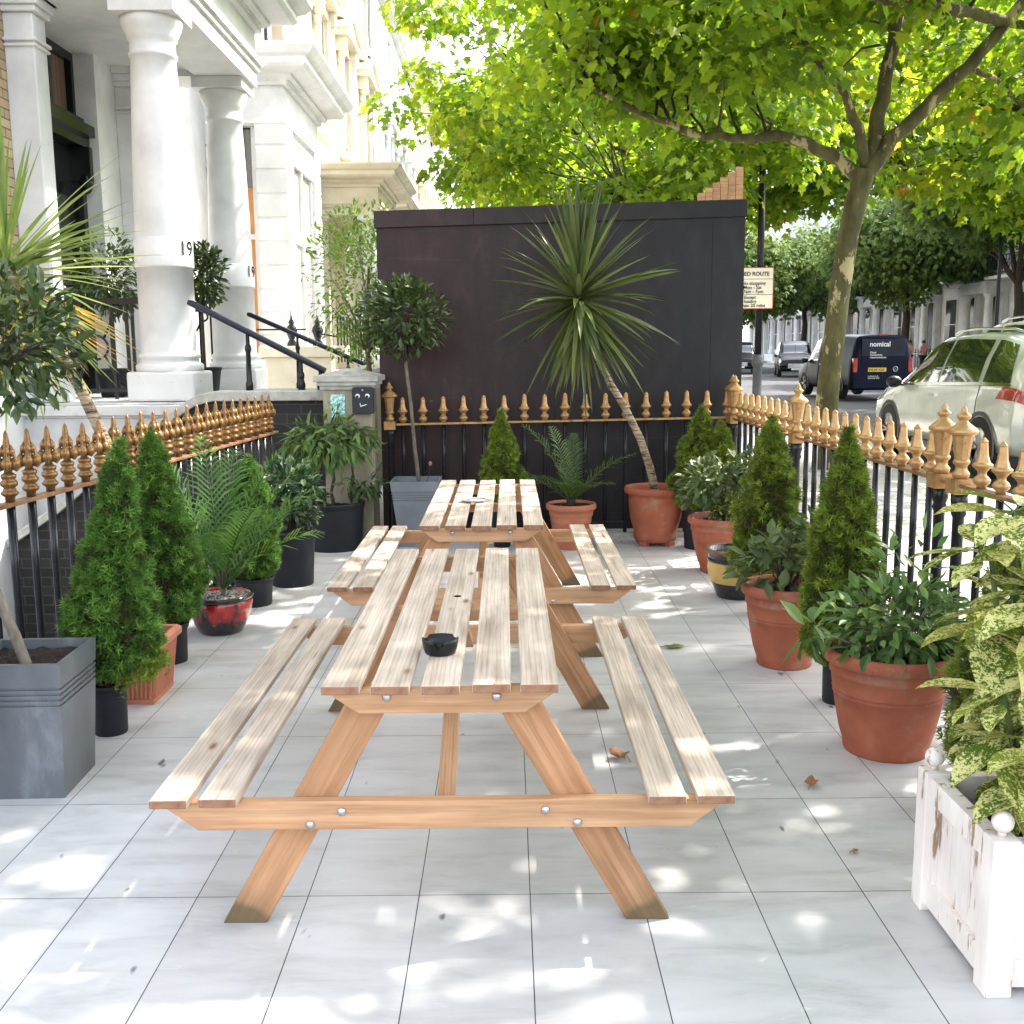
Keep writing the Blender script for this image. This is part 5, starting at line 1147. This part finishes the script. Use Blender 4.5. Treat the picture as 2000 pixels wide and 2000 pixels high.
C=np.concatenate([ellip(g,(-1.7,-1.2,5.7),(3.3,3.4,1.3),95,.1),ellip(g,(1.8,.4,5.9),(3.0,3.2,1.7),70),ellip(g,(.3,.3,6.8),(3.6,3.6,1.6),60),ellip(g,(-1.6,.3,4.75),(2.4,1.8,.55),26,.1),ellip(g,(2.6,.6,4.3),(1.4,1.5,.5),16,.1)])
C=C[(C[:,2]>3.9)&~((abs(C[:,0]-.6)<1.0)&(abs(C[:,1])<1.2)&(C[:,2]<5.0))]
m=MB(); add_twigs(m,g,C,nodes); m.build('twigs',bark_dark,t)
crown(t,g,C,105,MAPLE,plane_leaf,.135,(.66,.66,.47))
main_twigs=None
# overhanging tree out of frame to the right: it shades the patio
def street_tree(label,loc,crc,crr,ncl,per,mat,leaf,T,trunk_pts,seed,group,bark=bark_plane,spread=(.75,.75,.5),r0=.15,name='plane_tree',keep=None):
    g=np.random.default_rng(seed); t=thing(name,label,'tree',loc,group)
    m=MB(); n=len(trunk_pts); m.tube(trunk_pts,[r0*(1-.35*i/(n-1)) for i in range(n)],12); m.build('trunk',bark,t)
    C=np.concatenate([ellip(g,c,r,int(ncl*w)) for c,r,w in zip(crc,crr,[1/len(crc)]*len(crc))]); top=trunk_pts[-1]; nodes=[]; m=MB()
    for i in range(7):
        e=C[g.integers(len(C))]; P=limb_path(g,top,e,8,.10,.10); m.tube(P,[r0*.5*(1-.85*k/8) for k in range(9)],7); nodes+=P[2:]
    m.build('limbs',bark,t); m=MB(); add_twigs(m,g,C,nodes+[top]); m.build('twigs',bark_dark,t)
    crown(t,g,C,per,T,mat,leaf,spread,keep=keep); return t
near='plane trees along the near pavement'
street_tree('plane tree to the right of the frame whose canopy dapples the patio',(4.35,.6,.03),[(-1.3,.3,5.3),(0,1.8,6.0)],[(3.4,3.6,1.3),(3.6,3.4,1.7)],170,85,plane_leaf,.17,MAPLE_LO,[(0,0,-.1),(.05,0,1.5),(.0,.1,3.0),(-.05,.1,3.9)],102,near,keep=lambda p:(p[:,2]>3.9))
street_tree('second plane tree along the near pavement, bright canopy just beyond the hoarding',(4.1,18.5,.03),[(-1.5,0,6.6),(-.9,-.5,5.1)],[(4.6,3.8,2.6),(5.0,3.4,1.5)],200,110,plane_leaf,.165,MAPLE_LO,[(0,0,-.1),(.05,0,1.5),(.0,.1,3.0),(-.05,.1,3.9)],103,near)
street_tree('third plane tree along the near pavement behind the lamp post',(4.2,27.5,.03),[(-.6,0,7.4)],[(4.9,4.2,3.3)],200,100,plane_leaf,.20,MAPLE_LO,[(0,0,-.1),(.05,0,2),(.0,.1,4.2)],104,near,spread=(.9,.9,.6))
street_tree('fourth and farthest plane tree of the near pavement',(4.2,38,.03),[(-.4,0,8.4)],[(5.6,4.5,4.4)],170,80,plane_leaf,.26,MAPLE_LO,[(0,0,-.1),(.05,0,2),(.0,.1,4.6)],105,near,spread=(1.1,1.1,.8))
street_tree('plane tree of the near pavement just right of the forked one, yellow in the light',(9.6,24,.0),[(-.5,-2,7.2)],[(5.2,4.4,2.6)],170,70,plane_leaf,.25,MAPLE_LO,[(0,0,-.1),(.05,0,2),(.0,.1,4.2)],106,near,spread=(.9,.9,.6)) if False else None
far='dark green trees across the street'
for i,(lab,x,y,h,rx) in enumerate((('leftmost dark tree across the street, behind the lamp post',14.5,66,6.0,5.6),('dark green tree across the street left of the mossy trunk',20.8,72,6.6,6.0),('full green tree standing before the opposite terrace, trunk right of the mossy one',20.8,53,6.6,3.8),('bushy tree before the opposite balcony on the right',20.9,41,8.0,4.6),('farthest dark tree closing the street',13.0,92,7.5,8.5))):
    street_tree(lab,(x,y,.03),[(0,0,h)],[(rx*1.0,4.6,2.7)],150,105,green_leaf,.27,MAPLE_LO,[(0,0,-.1),(.1,0,1.6),(.2,.1,3.0),(.1,.1,3.9)],110+i,far,bark=bark_dark,spread=(1.0,1.0,.8),r0=.24,name='street_tree')
for i,(lab,x,y) in enumerate((('yellow lit plane crown right of the fork, over the road',9.2,22.5),('tall back lit plane crown filling the upper right corner',15.5,31.0))):
    street_tree(lab,(x+(11.4 if i==0 else 5.4),y+3,.03),[(-10.5 if i==0 else -3.5,-3,7.4+i*1.2)],[(4.6,4.4,2.3+i*1.4)],150+60*i,62,plane_leaf,.28,MAPLE_LO,[(0,0,-.1),(-.3,-.2,2.5),(-1.5,-.5,4.6),(-3.5,-1.5,6.4)],120+i,'plane trees leaning over the road',spread=(1.0,1.0,.6))
# ------------------------------------------------------------------ vehicles
def lerp(a,b,k): return a+(b-a)*k
class Loft:
    def __init__(s,st): s.st=sorted(st)
    def ring(s,y):
        st=s.st; y=min(max(y,st[0][0]),st[-1][0])
        for i in range(len(st)-1):
            if y<=st[i+1][0]: break
        a,b=st[i],st[i+1]; k=(y-a[0])/max(1e-9,b[0]-a[0]); k2=k*k*(3-2*k)*.35+k*.65
        v=[lerp(a[j],b[j],k2) for j in range(1,7)]; zl,zb,zr,wl,wb,wr=v
        return [(0,zl),(wl*.86,zl),(wl*.97,zl+.05),(wl,zl+.16),(wl+.012,lerp(zl,zb,.5)),(wl-.005,lerp(zl,zb,.78)),(wb+.012,zb-.03),(wb,zb),(lerp(wb,wr,.5)+.012,lerp(zb,zr,.5)),(wr+.01,zr-.07*min(1,(zr-zb)*4)),(wr*.93,zr-.02*min(1,(zr-zb)*4)),(wr*.6,zr+.012),(0,zr+.02)]
    def surf(s,y,q,side,off=0):
        R=s.ring(y); i=min(int(q),len(R)-2); k=q-i; x=lerp(R[i][0],R[i+1][0],k); z=lerp(R[i][1],R[i+1][1],k)
        tx,tz=R[i+1][0]-R[i][0],R[i+1][1]-R[i][1]; L=math.hypot(tx,tz) or 1
        return (side*(x+tz/L*off),y,z-tx/L*off)
    def body(s,n=48):
        m=MB(); y0,y1=s.st[0][0],s.st[-1][0]; ys=sorted(set([lerp(y0,y1,i/n) for i in range(n+1)]+[q[0] for q in s.st])); V=[]; R0=s.ring(0); k=len(R0)
        for y in ys:
            R=s.ring(y); V+= [(x,y,z) for x,z in R]+[(-x,y,z) for x,z in R[1:-1][::-1]]
        c=2*k-2; F=[]
        for i in range(len(ys)-1):
            for j in range(c): F.append((i*c+j,i*c+(j+1)%c,(i+1)*c+(j+1)%c,(i+1)*c+j))
        m.add(V,F,0,True); m.add(V[:c],[tuple(range(c-1,-1,-1))][:1]); m.add(V[-c:],[tuple(range(c))]); return m
    def patch(s,y00,y10,y01,y11,q0,q1,side,off=.006,n=10,k=4):
        """quad patch: bottom edge y00..y10 at q0, top edge y01..y11 at q1"""
        V=[s.surf(lerp(lerp(y00,y10,i/n),lerp(y01,y11,i/n),j/k),lerp(q0,q1,j/k),side,off) for j in range(k+1) for i in range(n+1)]
        F=[(j*(n+1)+i,j*(n+1)+i+1,(j+1)*(n+1)+i+1,(j+1)*(n+1)+i) for j in range(k) for i in range(n)]
        if side<0: F=[f[::-1] for f in F]
        return MB().add(V,F,0,True)
rubber=simple('tyre_rubber',(.02,.02,.02),(.03,.03,.03),.8); alloy=simple('alloy_wheel',(.35,.35,.36),(.25,.25,.26),.3,metallic=.8)
lamp_red=simple('red_tail_lamp',(.45,.01,.01),(.25,.005,.005),.12,coat=1); lamp_clear=simple('headlamp_glass',(.75,.78,.8),(.4,.42,.45),.08,coat=1); trim=simple('black_trim',(.02,.02,.021),rough=.35)
def wheel_me(r=.36,w=.22):
    m=MB(); 
    prof=[(r*.62,-w/2+.01),(r*.66,-w/2),(r*.95,-w/2+.005),(r,-w/2+.035),(r,w/2-.035),(r*.95,w/2-.005),(r*.66,w/2),(r*.62,w/2-.01)]
    V=[];F=[];seg=32
    for q,x in prof:
        for k in range(seg): a=2*PI*k/seg; V.append((x,q*math.cos(a),q*math.sin(a)))
    for i in range(len(prof)-1):
        for k in range(seg): k2=(k+1)%seg; F.append((i*seg+k,i*seg+k2,(i+1)*seg+k2,(i+1)*seg+k))
    m.add(V,F,0,True); tyre=m.mesh('tyre',rubber)
    m=MB()
    for k in range(5):
        a=2*PI*k/5
        for s in (-.10,.10):
            m.tube([(-w/2+.03,.03*math.cos(a),.03*math.sin(a)),(-w/2+.02,r*.63*math.cos(a+s*1.6),r*.63*math.sin(a+s*1.6))],[.03,.02],6)
    V=[(-w/2+.015,r*.64*math.cos(2*PI*k/seg),r*.64*math.sin(2*PI*k/seg)) for k in range(seg)]+[(-w/2+.015,r*.57*math.cos(2*PI*k/seg),r*.57*math.sin(2*PI*k/seg)) for k in range(seg)]
    m.add(V,[(k,(k+1)%seg,seg+(k+1)%seg,seg+k) for k in range(seg)]); V=[(-w/2+.06,r*.6*math.cos(2*PI*k/seg),r*.6*math.sin(2*PI*k/seg)) for k in range(seg)]
    m.ball((-w/2+.03,0,0),(.02,.05,.05)); rim=m.mesh('rim',alloy)
    return tyre,rim,MB().add(V,[tuple(range(seg))]).mesh('brake_disc',trim)
tyre_me,rim_me,disc_me=wheel_me()
def vehicle(name,label,cat,loc,rz,st,paint,wb,win,tail=None,head=None,rails=None,group=None,track=.80,wr=.36,mirror=None,screen=None,rear=None):
    t=thing(name,label,cat,loc,group,rz); Lf=Loft(st); Lf.body().build('body',paint,t)
    for s in (-1,1):
        for y in wb:
            w=thing('wheel',None,None,(s*(st[len(st)//2][4]-.085),y,wr)); w.parent=t; w.rotation_euler=(0,0,0 if s<0 else PI)
            for me,nm in ((tyre_me,'tyre'),(rim_me,'rim'),(disc_me,'brake_disc')): put(me,nm,w,(0,0,0),0,wr/.36)
            m=MB(); R0=wr*1.0+.01; R1=wr*1.13; seg=20; V=[]
            for k in range(seg+1):
                a=-.25+(PI+.5)*k/seg
                for R_ in (R0*.97,R1):
                    yy=y+R_*math.cos(a); zz=wr+R_*math.sin(a); V.append((s*(max(Lf.ring(y)[4][0],Lf.ring(y)[3][0])+.006),yy,zz))
            F=[(2*k,2*k+1,2*k+3,2*k+2) for k in range(seg)]
            m.add(V,F); m.build('wheel_arch',trim,t)
        for (a,b,c,d) in win: Lf.patch(a,b,c,d,7.12,9.0,s).build('side_window',glass_mirror,t)
        Lf.patch(win[0][0]-.03,win[-1][1]+.03,win[0][0]-.03,win[-1][1]+.03,6.9,7.12,s,.009,16,1).build('window_trim',chrome,t)
        if mirror:
            m=MB(); m.ball((s*(Lf.ring(mirror)[7][0]+.12),mirror,Lf.ring(mirror)[7][1]+.04),(.11,.07,.08),12,8); m.tube([(s*Lf.ring(mirror)[7][0],mirror,Lf.ring(mirror)[7][1]),(s*(Lf.ring(mirror)[7][0]+.1),mirror,Lf.ring(mirror)[7][1]+.02)],.02,6); m.build('wing_mirror',trim,t)
        if tail: Lf.patch(tail[0],tail[1],tail[0],tail[1]-.1,tail[2],tail[3],s,.008,8,3).build('tail_lamp',lamp_red,t)
        if head: Lf.patch(head[0],head[1],head[0]-.05,head[1],head[2],head[3],s,.008,8,3).build('headlamp',lamp_clear,t)
        if rails: 
            y0,y1=rails; n=10; MB().tube([(s*(Lf.ring(lerp(y0,y1,i/n))[10][0]-.04),lerp(y0,y1,i/n),Lf.ring(lerp(y0,y1,i/n))[11][1]+(.045 if 0<i<n else .0)) for i in range(n+1)],.017,6).build('roof_rail',chrome,t)
        if screen: Lf.patch(screen[0],screen[1],screen[0],screen[1],11.98,10.3,s,.006,8,3).build('windscreen',glass_mirror,t)
        if rear: Lf.patch(rear[0],rear[1],rear[0],rear[1],11.98,10.3,s,.006,8,3).build('rear_window',glass_mirror,t)
        for yy in (.0,): MB().box(s*(Lf.ring(yy)[5][0]+.0)-.012,s*(Lf.ring(yy)[5][0])+.025,yy-.1,yy+.1,Lf.ring(yy)[6][1]-.10,Lf.ring(yy)[6][1]-.07).build('door_handle',chrome,t)
        m=MB()
        for yy in (win[0][1]+.02,): 
            P=[Lf.surf(yy,q,s,.003) for q in (3.2,4,5,6,6.9)]; m.tube(P,.004,4)
        m.build('door_gap',trim,t)
    return t,Lf
def suv_st(h=1.64): # y,zl,zb,zr,wl,wb,wr  front +y
    k=h/1.64
    return [(-2.33,.45,.80,.86,.70,.66,.60),(-2.28,.34,.98,1.06,.84,.80,.70),(-2.12,.30,1.04,1.30,.92,.86,.66),(-1.85,.28,1.06,1.53*k,.94,.88,.63),(-1.3,.27,1.05,1.62*k,.945,.895,.66),(-.4,.27,1.02,1.64*k,.945,.90,.68),(.3,.27,1.00,1.61*k,.945,.90,.68),(.65,.27,.99,1.52*k,.945,.90,.68),(1.0,.27,.985,1.28*k,.945,.90,.74),(1.32,.27,.975,1.04,.945,.89,.80),(1.7,.27,.95,.99,.94,.86,.74),(2.05,.28,.88,.92,.91,.80,.66),(2.25,.32,.76,.80,.82,.72,.58),(2.33,.42,.62,.66,.68,.6,.5)]
silver_paint=simple('pale_green_silver_car_paint',(.56,.58,.54),(.53,.55,.51),.22,metallic=.25,coat=1)
white_paint=simple('white_car_paint',(.68,.68,.66),(.65,.65,.64),.2,metallic=.3,coat=1)
navy_paint=simple('navy_van_paint',(.005,.007,.020),(.007,.009,.024),.3,spec=.08); black_car=simple('black_car_paint',(.006,.007,.009),(.008,.009,.01),.25)
suvwin=[(-1.90,-1.28,-1.62,-1.22),(-1.16,-.08,-1.10,-.10),(-.02,1.16,-.04,.62)]
GZ=-.03
vehicle('parked_car','pale silver green estate car parked at the kerb beside the railing','car',(6.50,10.62,GZ),0,suv_st(),silver_paint,(-1.42,1.42),suvwin,tail=(-2.24,-1.72,5.2,6.7),head=(1.75,2.2,4.9,6.5),rails=(-1.7,.2),mirror=1.12,screen=(.62,1.28),rear=(-2.2,-1.85),group='cars in the street')
vehicle('passing_car','taller white car passing in the next lane, only its roof and rails showing','car',(8.45,13.6,GZ),0,suv_st(1.86),white_paint,(-1.42,1.42),suvwin,tail=(-2.24,-1.72,5.2,6.7),head=(1.75,2.2,4.9,6.5),rails=(-1.7,.2),mirror=1.12,screen=(.62,1.28),rear=(-2.2,-1.85),group='cars in the street')
van_st=[(-2.40,.40,.95,1.20,.80,.78,.74),(-2.37,.30,1.08,1.72,.88,.85,.68),(-2.28,.28,1.10,1.80,.90,.87,.70),(-1.2,.27,1.10,1.84,.905,.88,.73),(.2,.27,1.10,1.84,.905,.88,.73),(.75,.27,1.08,1.76,.905,.88,.73),(1.35,.27,1.04,1.22,.90,.87,.78),(1.6,.27,1.02,1.07,.895,.85,.76),(2.1,.28,.90,.95,.87,.78,.66),(2.32,.32,.74,.78,.80,.7,.56),(2.40,.42,.6,.64,.66,.56,.46)]
van,Lv=vehicle('parked_van','navy blue panel van with white lettering on its rear doors, beyond the mossy trunk','van',(10.62,29.6,-.03),.058,van_st,navy_paint,(-1.45,1.45),[(.35,1.25,.40,.85)],mirror=1.2,screen=(.75,1.42),group='cars in the street')
red=lamp_red
yb=-2.40
for s in (-1,1): MB().box(s*.79-.06,s*.79+.06,yb-.02,yb+.10,.78,1.18).build('tail_lamp',red,van,bevel=.015)
MB().box(-.62,.62,yb-.012,yb+.04,1.22,1.70).build('rear_window',simple('navy_tinted_glass',(.006,.008,.02),(.012,.018,.04),.12,ns=2,spec=.3),van,bevel=.01)
MB().box(-.84,.84,yb-.06,yb+.05,.32,.56).build('bumper',navy_paint,van,bevel=.03)
MB().box(-.004,.004,yb-.014,yb+.0,.56,1.22).build('door_gap',trim,van); MB().box(-.12,.12,-2.33,-2.27,1.80,1.835).build('brake_light',red,van)
yel=simple('yellow_plate',(.80,.52,.05),(.78,.5,.05),.4); wht=simple('white_vinyl',(.85,.85,.85),(.8,.8,.8),.5); blk=simple('black_lettering',(.01,.01,.01),rough=.6)
pl=MB().box(-.42,.10,yb-.024,yb-.006,.80,.91).build('number_plate',yel,van)
def rear_text(s,x,z,size,mat=wht,bold=0,y=yb-.016): return text_obj('lettering',s,size,mat,van,mtx((x,y,z),(1,0,0),(0,0,1)),.001,bold=bold)
rear_text('WL69 XLK',-.405,.822,.098,blk,.002,yb-.026)
MB().box(-.60,.64,yb-.013,yb-.002,1.0,1.21).build('door_panel',navy_paint,van)
rear_text('nomical',-.40,1.50,.19,wht,.004,yb-.016)
rear_text('Cloud\nConnectivity\nCommunications',-.38,1.31,.068,wht,.001,yb-.016); rear_text('nomical.co.uk',-.42,.66,.055,wht,0,yb-.004-.016); rear_text('0203 006 9022',-.42,.60,.055,wht,0,yb-.004-.016)
e=MB()
for r in (.068,):
    P=[(.36+r*math.cos(a),yb-.022,.87+r*math.sin(a)) for a in [2*PI*i/24 for i in range(25)]]; e.tube(P,.007,6)
    e.tube([(.325,yb-.022,.915),(.345,yb-.022,.87),(.36,yb-.022,.90),(.375,yb-.022,.87),(.395,yb-.022,.915)],.006,5); e.tube([(.318,yb-.022,.865),(.34,yb-.022,.825),(.36,yb-.022,.865),(.38,yb-.022,.825),(.402,yb-.022,.865)],.006,5)
e.build('emblem',chrome,van)
text_obj('lettering','Cloud\nVoice\nData',.11,wht,van,mtx((-.918,.30,1.42),(0,-1,0),(0,0,1)),.001) if False else None
cab_st=[(-2.3,.4,.9,1.2,.78,.76,.6),(-2.22,.3,1.1,1.62,.88,.85,.66),(-1.2,.27,1.1,1.82,.90,.87,.70),(.2,.27,1.08,1.83,.90,.87,.70),(.7,.27,1.06,1.66,.90,.87,.70),(1.1,.27,1.04,1.22,.895,.86,.74),(1.35,.27,1.02,1.07,.89,.84,.74),(1.9,.28,.96,1.0,.87,.80,.66),(2.2,.32,.82,.86,.82,.74,.6),(2.3,.42,.6,.64,.72,.64,.52)]
for lab,loc,rz in (('black cab driving towards the patio on the far side of the road','',0),):
    cab,Lc=vehicle('taxi_cab','black cab driving towards the patio beyond the navy van','car',(15.45,54.0,-.05),PI-.20,cab_st,black_car,(-1.45,1.42),[(-1.9,-.75,-1.75,-.75),(-.68,.2,-.68,.2),(.28,1.02,.25,.62)],head=(1.78,2.2,5.0,6.6),mirror=.95,screen=(.66,1.14),group='cars in the street')
    MB().box(-.42,.42,2.24,2.33,.45,.68).build('grille',chrome,cab,bevel=.01); MB().box(-.25,.25,2.31,2.335,.36,.45).build('number_plate',wht,cab)
cab2=copy_tree(cab,None,'second black cab following, half hidden behind the hoarding edge and lamp post',(14.1,61.0,-.05))
# ------------------------------------------------------------------ lamp posts and sign
t=thing('lamp_post','dark street lamp post beside the hoarding carrying the red route sign','lamp post',(4.93,17.3,.03),'street lamp posts')
grey_post=simple('grey_post_paint',(.11,.11,.115),(.08,.08,.085),.45)
MB().lathe([(.10,0),(.10,.5),(.085,.55),(.085,1.08),(.11,1.12),(.115,1.17),(.11,1.2),(.07,1.28),(.066,1.3)],18).build('base',grey_post,t)
MB().lathe([(.066,1.3),(.062,4),(.05,8.0)],16).build('pole',black_paint,t); MB().tube([(.0,0,7.9),(-.0,0,8.3),(.4,0,8.6),(1.2,0,8.65)],[.045,.045,.04,.04],10).build('arm',black_paint,t); MB().box(1.1,1.7,-.12,.12,8.58,8.72).build('lantern',grey_post,t,bevel=.04)
sg=thing('road_sign','cream red route parking sign with thin red border on the lamp post','sign',(4.82,17.19,0))
MB().box(-.32,.335,-.006,.006,2.165,2.915).build('border',simple('sign_red',(.62,.12,.07),(.6,.1,.06),.5),sg,bevel=.002)
MB().box(-.305,.32,-.010,-.007,2.18,2.90).build('face',simple('sign_cream',(.82,.74,.60),(.80,.72,.58),.5),sg)
for z in (2.70,2.42): MB().box(-.305,.32,-.0125,-.0105,z,z+.008).build('divider',blk,sg)
for s,x,z,sz,b in (('RED ROUTE',-.27,2.765,.098,.0025),('No stopping',-.25,2.60,.088,.0015),('Mon - Sat',-.22,2.525,.086,.0015),('7am - 7pm',-.22,2.45,.086,.0015),('Except',-.20,2.35,.078,.0015),('loading',-.20,2.275,.080,.0015),('max 20 mins',-.25,2.20,.086,.0015)):
    text_obj('lettering',s,sz,blk,sg,mtx((x,-.0125,z),(1,0,0),(0,0,1)),.001,bold=b)
t=thing('lamp_post','slim black lamp post on the far pavement before the opposite terrace','lamp post',(19.7,40,0),'street lamp posts')
MB().lathe([(.12,0),(.12,1.2),(.085,1.3),(.07,4),(.055,8.8)],14).build('pole',black_paint,t); MB().tube([(0,0,8.7),(-.5,0,9.0),(-1.5,0,9.05)],.04,8).build('arm',black_paint,t); MB().box(-2.1,-1.4,-.12,.12,9.0,9.12).build('lantern',grey_post,t,bevel=.03)
# ------------------------------------------------------------------ opposite terrace
def far_house(y0,label,Lh=8.0):
    t=thing('far_house',label,'house',(24.6,y0,0),'terraced houses across the street')
    m=MB(); m.box(0,8,0,Lh,-1,13.2); m.box(-.12,8,0,Lh,4.55,4.8)
    z=.9
    while z<4.4: m.box(-.03,0,0,Lh,z+.02,z+.42); z+=.45
    m.box(-.35,8,0,Lh,13.0,13.5); m.build('wall',white_stucco,t)
    fm=MB()
    def win(y,w,z0,z1,x=-.05):
        f=MB(); f.box(x-.02,x+.05,y-w/2-.14,y+w/2+.14,z0-.1,z1+.1); o=f.build('window',white_stucco,t)
        MB().box(x-.035,x-.024,y-w/2,y+w/2,z0,(z0+z1)/2-.03).build('pane',glass_dark,o); MB().box(x-.035,x-.024,y-w/2,y+w/2,(z0+z1)/2+.03,z1).build('pane',glass_dark,o)
    for yy in (4.4,6.6): win(yy,1.35,1.3,3.95)
    for yy in (1.4,4.2,6.7): win(yy,1.05,5.2,7.9); win(yy,1.0,9.2,11.2)
    win(4.6,.9,-.6,.5) if False else None
    d=MB(); d.box(-.06,-.03,.9,1.9,.9,3.9); d.build('door',soot_black,t)
    MB().box(-1.2,.0,-.1,2.9,4.0,4.56).build('porch_roof',white_stucco,t); MB().box(-1.5,0,-.1,2.9,.3,.9).build('porch_steps',white_stucco,t)
    for yy in (.15,2.65): MB().lathe([(.30,.9),(.30,1.05),(.22,1.15),(.20,2.5),(.18,3.75),(.27,3.9),(.28,4.0)],14,(-.92,yy)).build('column',white_stucco,t)
    for yy in (.15,2.65): MB().box(-.35,-.05,yy-.2,yy+.2,.9,4.0).build('pilaster',white_stucco,t)
    b=MB(); b.box(-1.3,-.13,2.95,Lh-.02,4.6,4.74); b.build('balcony',white_stucco,t)
    r=MB(); r.box(-1.28,-1.25,0,Lh,5.62,5.66); r.box(-1.28,-1.25,0,Lh,4.85,4.88)
    k=.1
    while k<Lh:
        r.box(-1.275,-1.255,k-.01,k+.01,4.8,5.64); ring_c=(-1.265,k+.16,5.25); r.tube([(-1.265,k,4.95),(-1.265,k+.16,5.2),(-1.265,k,5.5)],.012,4); r.tube([(-1.265,k+.32,4.95),(-1.265,k+.16,5.3),(-1.265,k+.32,5.5)],.012,4); k+=.32
    r.build('balcony_railing',black_paint,t); return t
f0=far_house(33.5,'nearest opposite house at the right edge of the frame, sash windows under the black balcony')
fl=['opposite house with the porch just right of the pedestrians','opposite house directly behind the pedestrians in pink','opposite house behind the full green tree','opposite house behind the navy van roof','opposite house just right of the mossy trunk','opposite house glimpsed left of the mossy trunk','farthest opposite house behind the leaves','last opposite house of the row, almost hidden']
for i,l in enumerate(fl): copy_tree(f0,None,l,(24.6,41.5+8*i,0))
t=thing('area_railing','black iron railing along the front of the opposite terrace','fence',(22.3,36,0))
MB().box(-.02,.02,0,38,1.12,1.16).build('rail',black_paint,t); MB().box(-.02,.02,0,38,.18,.21).build('rail',black_paint,t)
fb=MB().lathe([(.018,.03),(.018,1.2),(.028,1.24),(.004,1.36)],5).mesh('bar',black_paint)
for i in range(98): put(fb,'bar',t,(0,.2+i*.385,0))
slab('pavement',paving,20.55,25,150,260,.03,-.3)
# ------------------------------------------------------------------ pedestrians
def skin_mesh(name,pts,edges,rad,mat,parent,sub=2):
    me=bpy.data.meshes.new(name); me.from_pydata(pts,edges,[]); o=bpy.data.objects.new(name,me); link(o,parent); me.materials.append(mat)
    sk=o.modifiers.new('skin','SKIN'); sk.use_smooth_shade=True
    for i,r in enumerate(rad): me.skin_vertices[0].data[i].radius=(r,r) if not hasattr(r,'__len__') else r
    me.skin_vertices[0].data[0].use_root=True
    s=o.modifiers.new('sub','SUBSURF'); s.levels=sub; s.render_levels=sub; return o
skin_c=simple('skin',(.45,.27,.19),(.42,.25,.17),.5); hair_c=simple('dark_hair',(.03,.02,.015),rough=.6)
def person(label,loc,rz,top,legs_mat,arm):
    t=thing('person',label,'person',loc,'pedestrians',rz)
    pts=[(0,0,.95),(0,0,1.12),(0,0,1.30),(0,0,1.44),(0,0,1.52),(0,.01,1.60),(0,.01,1.68),
         (-.09,0,.90),(-.10,.02,.50),(-.10,0,.08),(-.10,.12,.03),(.09,0,.90),(.11,-.02,.50),(.12,-.10,.08),(.12,.02,.03),
         (-.17,0,1.40),(-.22,.02,1.15),arm[0],arm[1],(.17,0,1.40),(.22,.02,1.15),arm[2],arm[3]]
    ed=[(0,1),(1,2),(2,3),(3,4),(4,5),(5,6),(0,7),(7,8),(8,9),(9,10),(0,11),(11,12),(12,13),(13,14),(3,15),(15,16),(16,17),(17,18),(3,19),(19,20),(20,21),(21,22)]
    rd=[.12,.11,(.14,.10),(.10,.08),.045,.085,.075,.08,.055,.04,.035,.08,.055,.04,.035,.05,.042,.033,.03,.05,.042,.033,.03]
    skin_mesh('body',pts,ed,rd,skin_c,t)
    idx=[1,2,3,15,16,19,20]; mp={k:i for i,k in enumerate(idx)}
    skin_mesh('shirt',[pts[k] for k in idx],[(mp[a],mp[b]) for a,b in ((1,2),(2,3),(3,15),(15,16),(3,19),(19,20))],[.135,(.16,.115),(.115,.095),.066,.056,.066,.056],top,t)
    idx=[0,7,8,9,11,12,13]; mp={k:i for i,k in enumerate(idx)}
    skin_mesh('trousers',[pts[k] for k in idx],[(mp[a],mp[b]) for a,b in ((0,7),(7,8),(8,9),(0,11),(11,12),(12,13))],[.14,.10,.072,.06,.10,.072,.06],legs_mat,t)
    MB().ball((0,-.015,1.665),(.088,.10,.085),14,10).build('hair',hair_c,t)
    m=MB(); 
    for s in (-1,1): m.ball((s*.035,.088,1.635),(.010,.008,.007),6,5)
    m.build('eyes',blk,t); MB().ball((0,.10,1.61),(.012,.018,.018),6,5).build('nose',skin_c,t); MB().ball((0,.085,1.575),(.025,.01,.007),6,5).build('mouth',lamp_red,t)
    return t
pink=simple('salmon_pink_shirt',(.75,.38,.36),(.68,.32,.30),.8); orange=simple('coral_top',(.62,.30,.20),(.55,.25,.16),.8); dk=simple('navy_trousers',(.02,.022,.04),rough=.8)
person('pedestrian in a salmon pink shirt and navy trousers, seen from behind, on the far pavement',(21.6,52.2,.03),.5,pink,dk,[(-.20,.16,1.0),(-.15,.26,1.02),(.24,.10,.92),(.2,.2,.86)])
person('pedestrian in a coral top with raised forearm left of the salmon pink shirt',(21.05,52.6,.03),2.2,orange,dk,[(-.16,.22,1.12),(-.10,.24,1.28),(.2,.18,1.05),(.1,.28,1.1)])
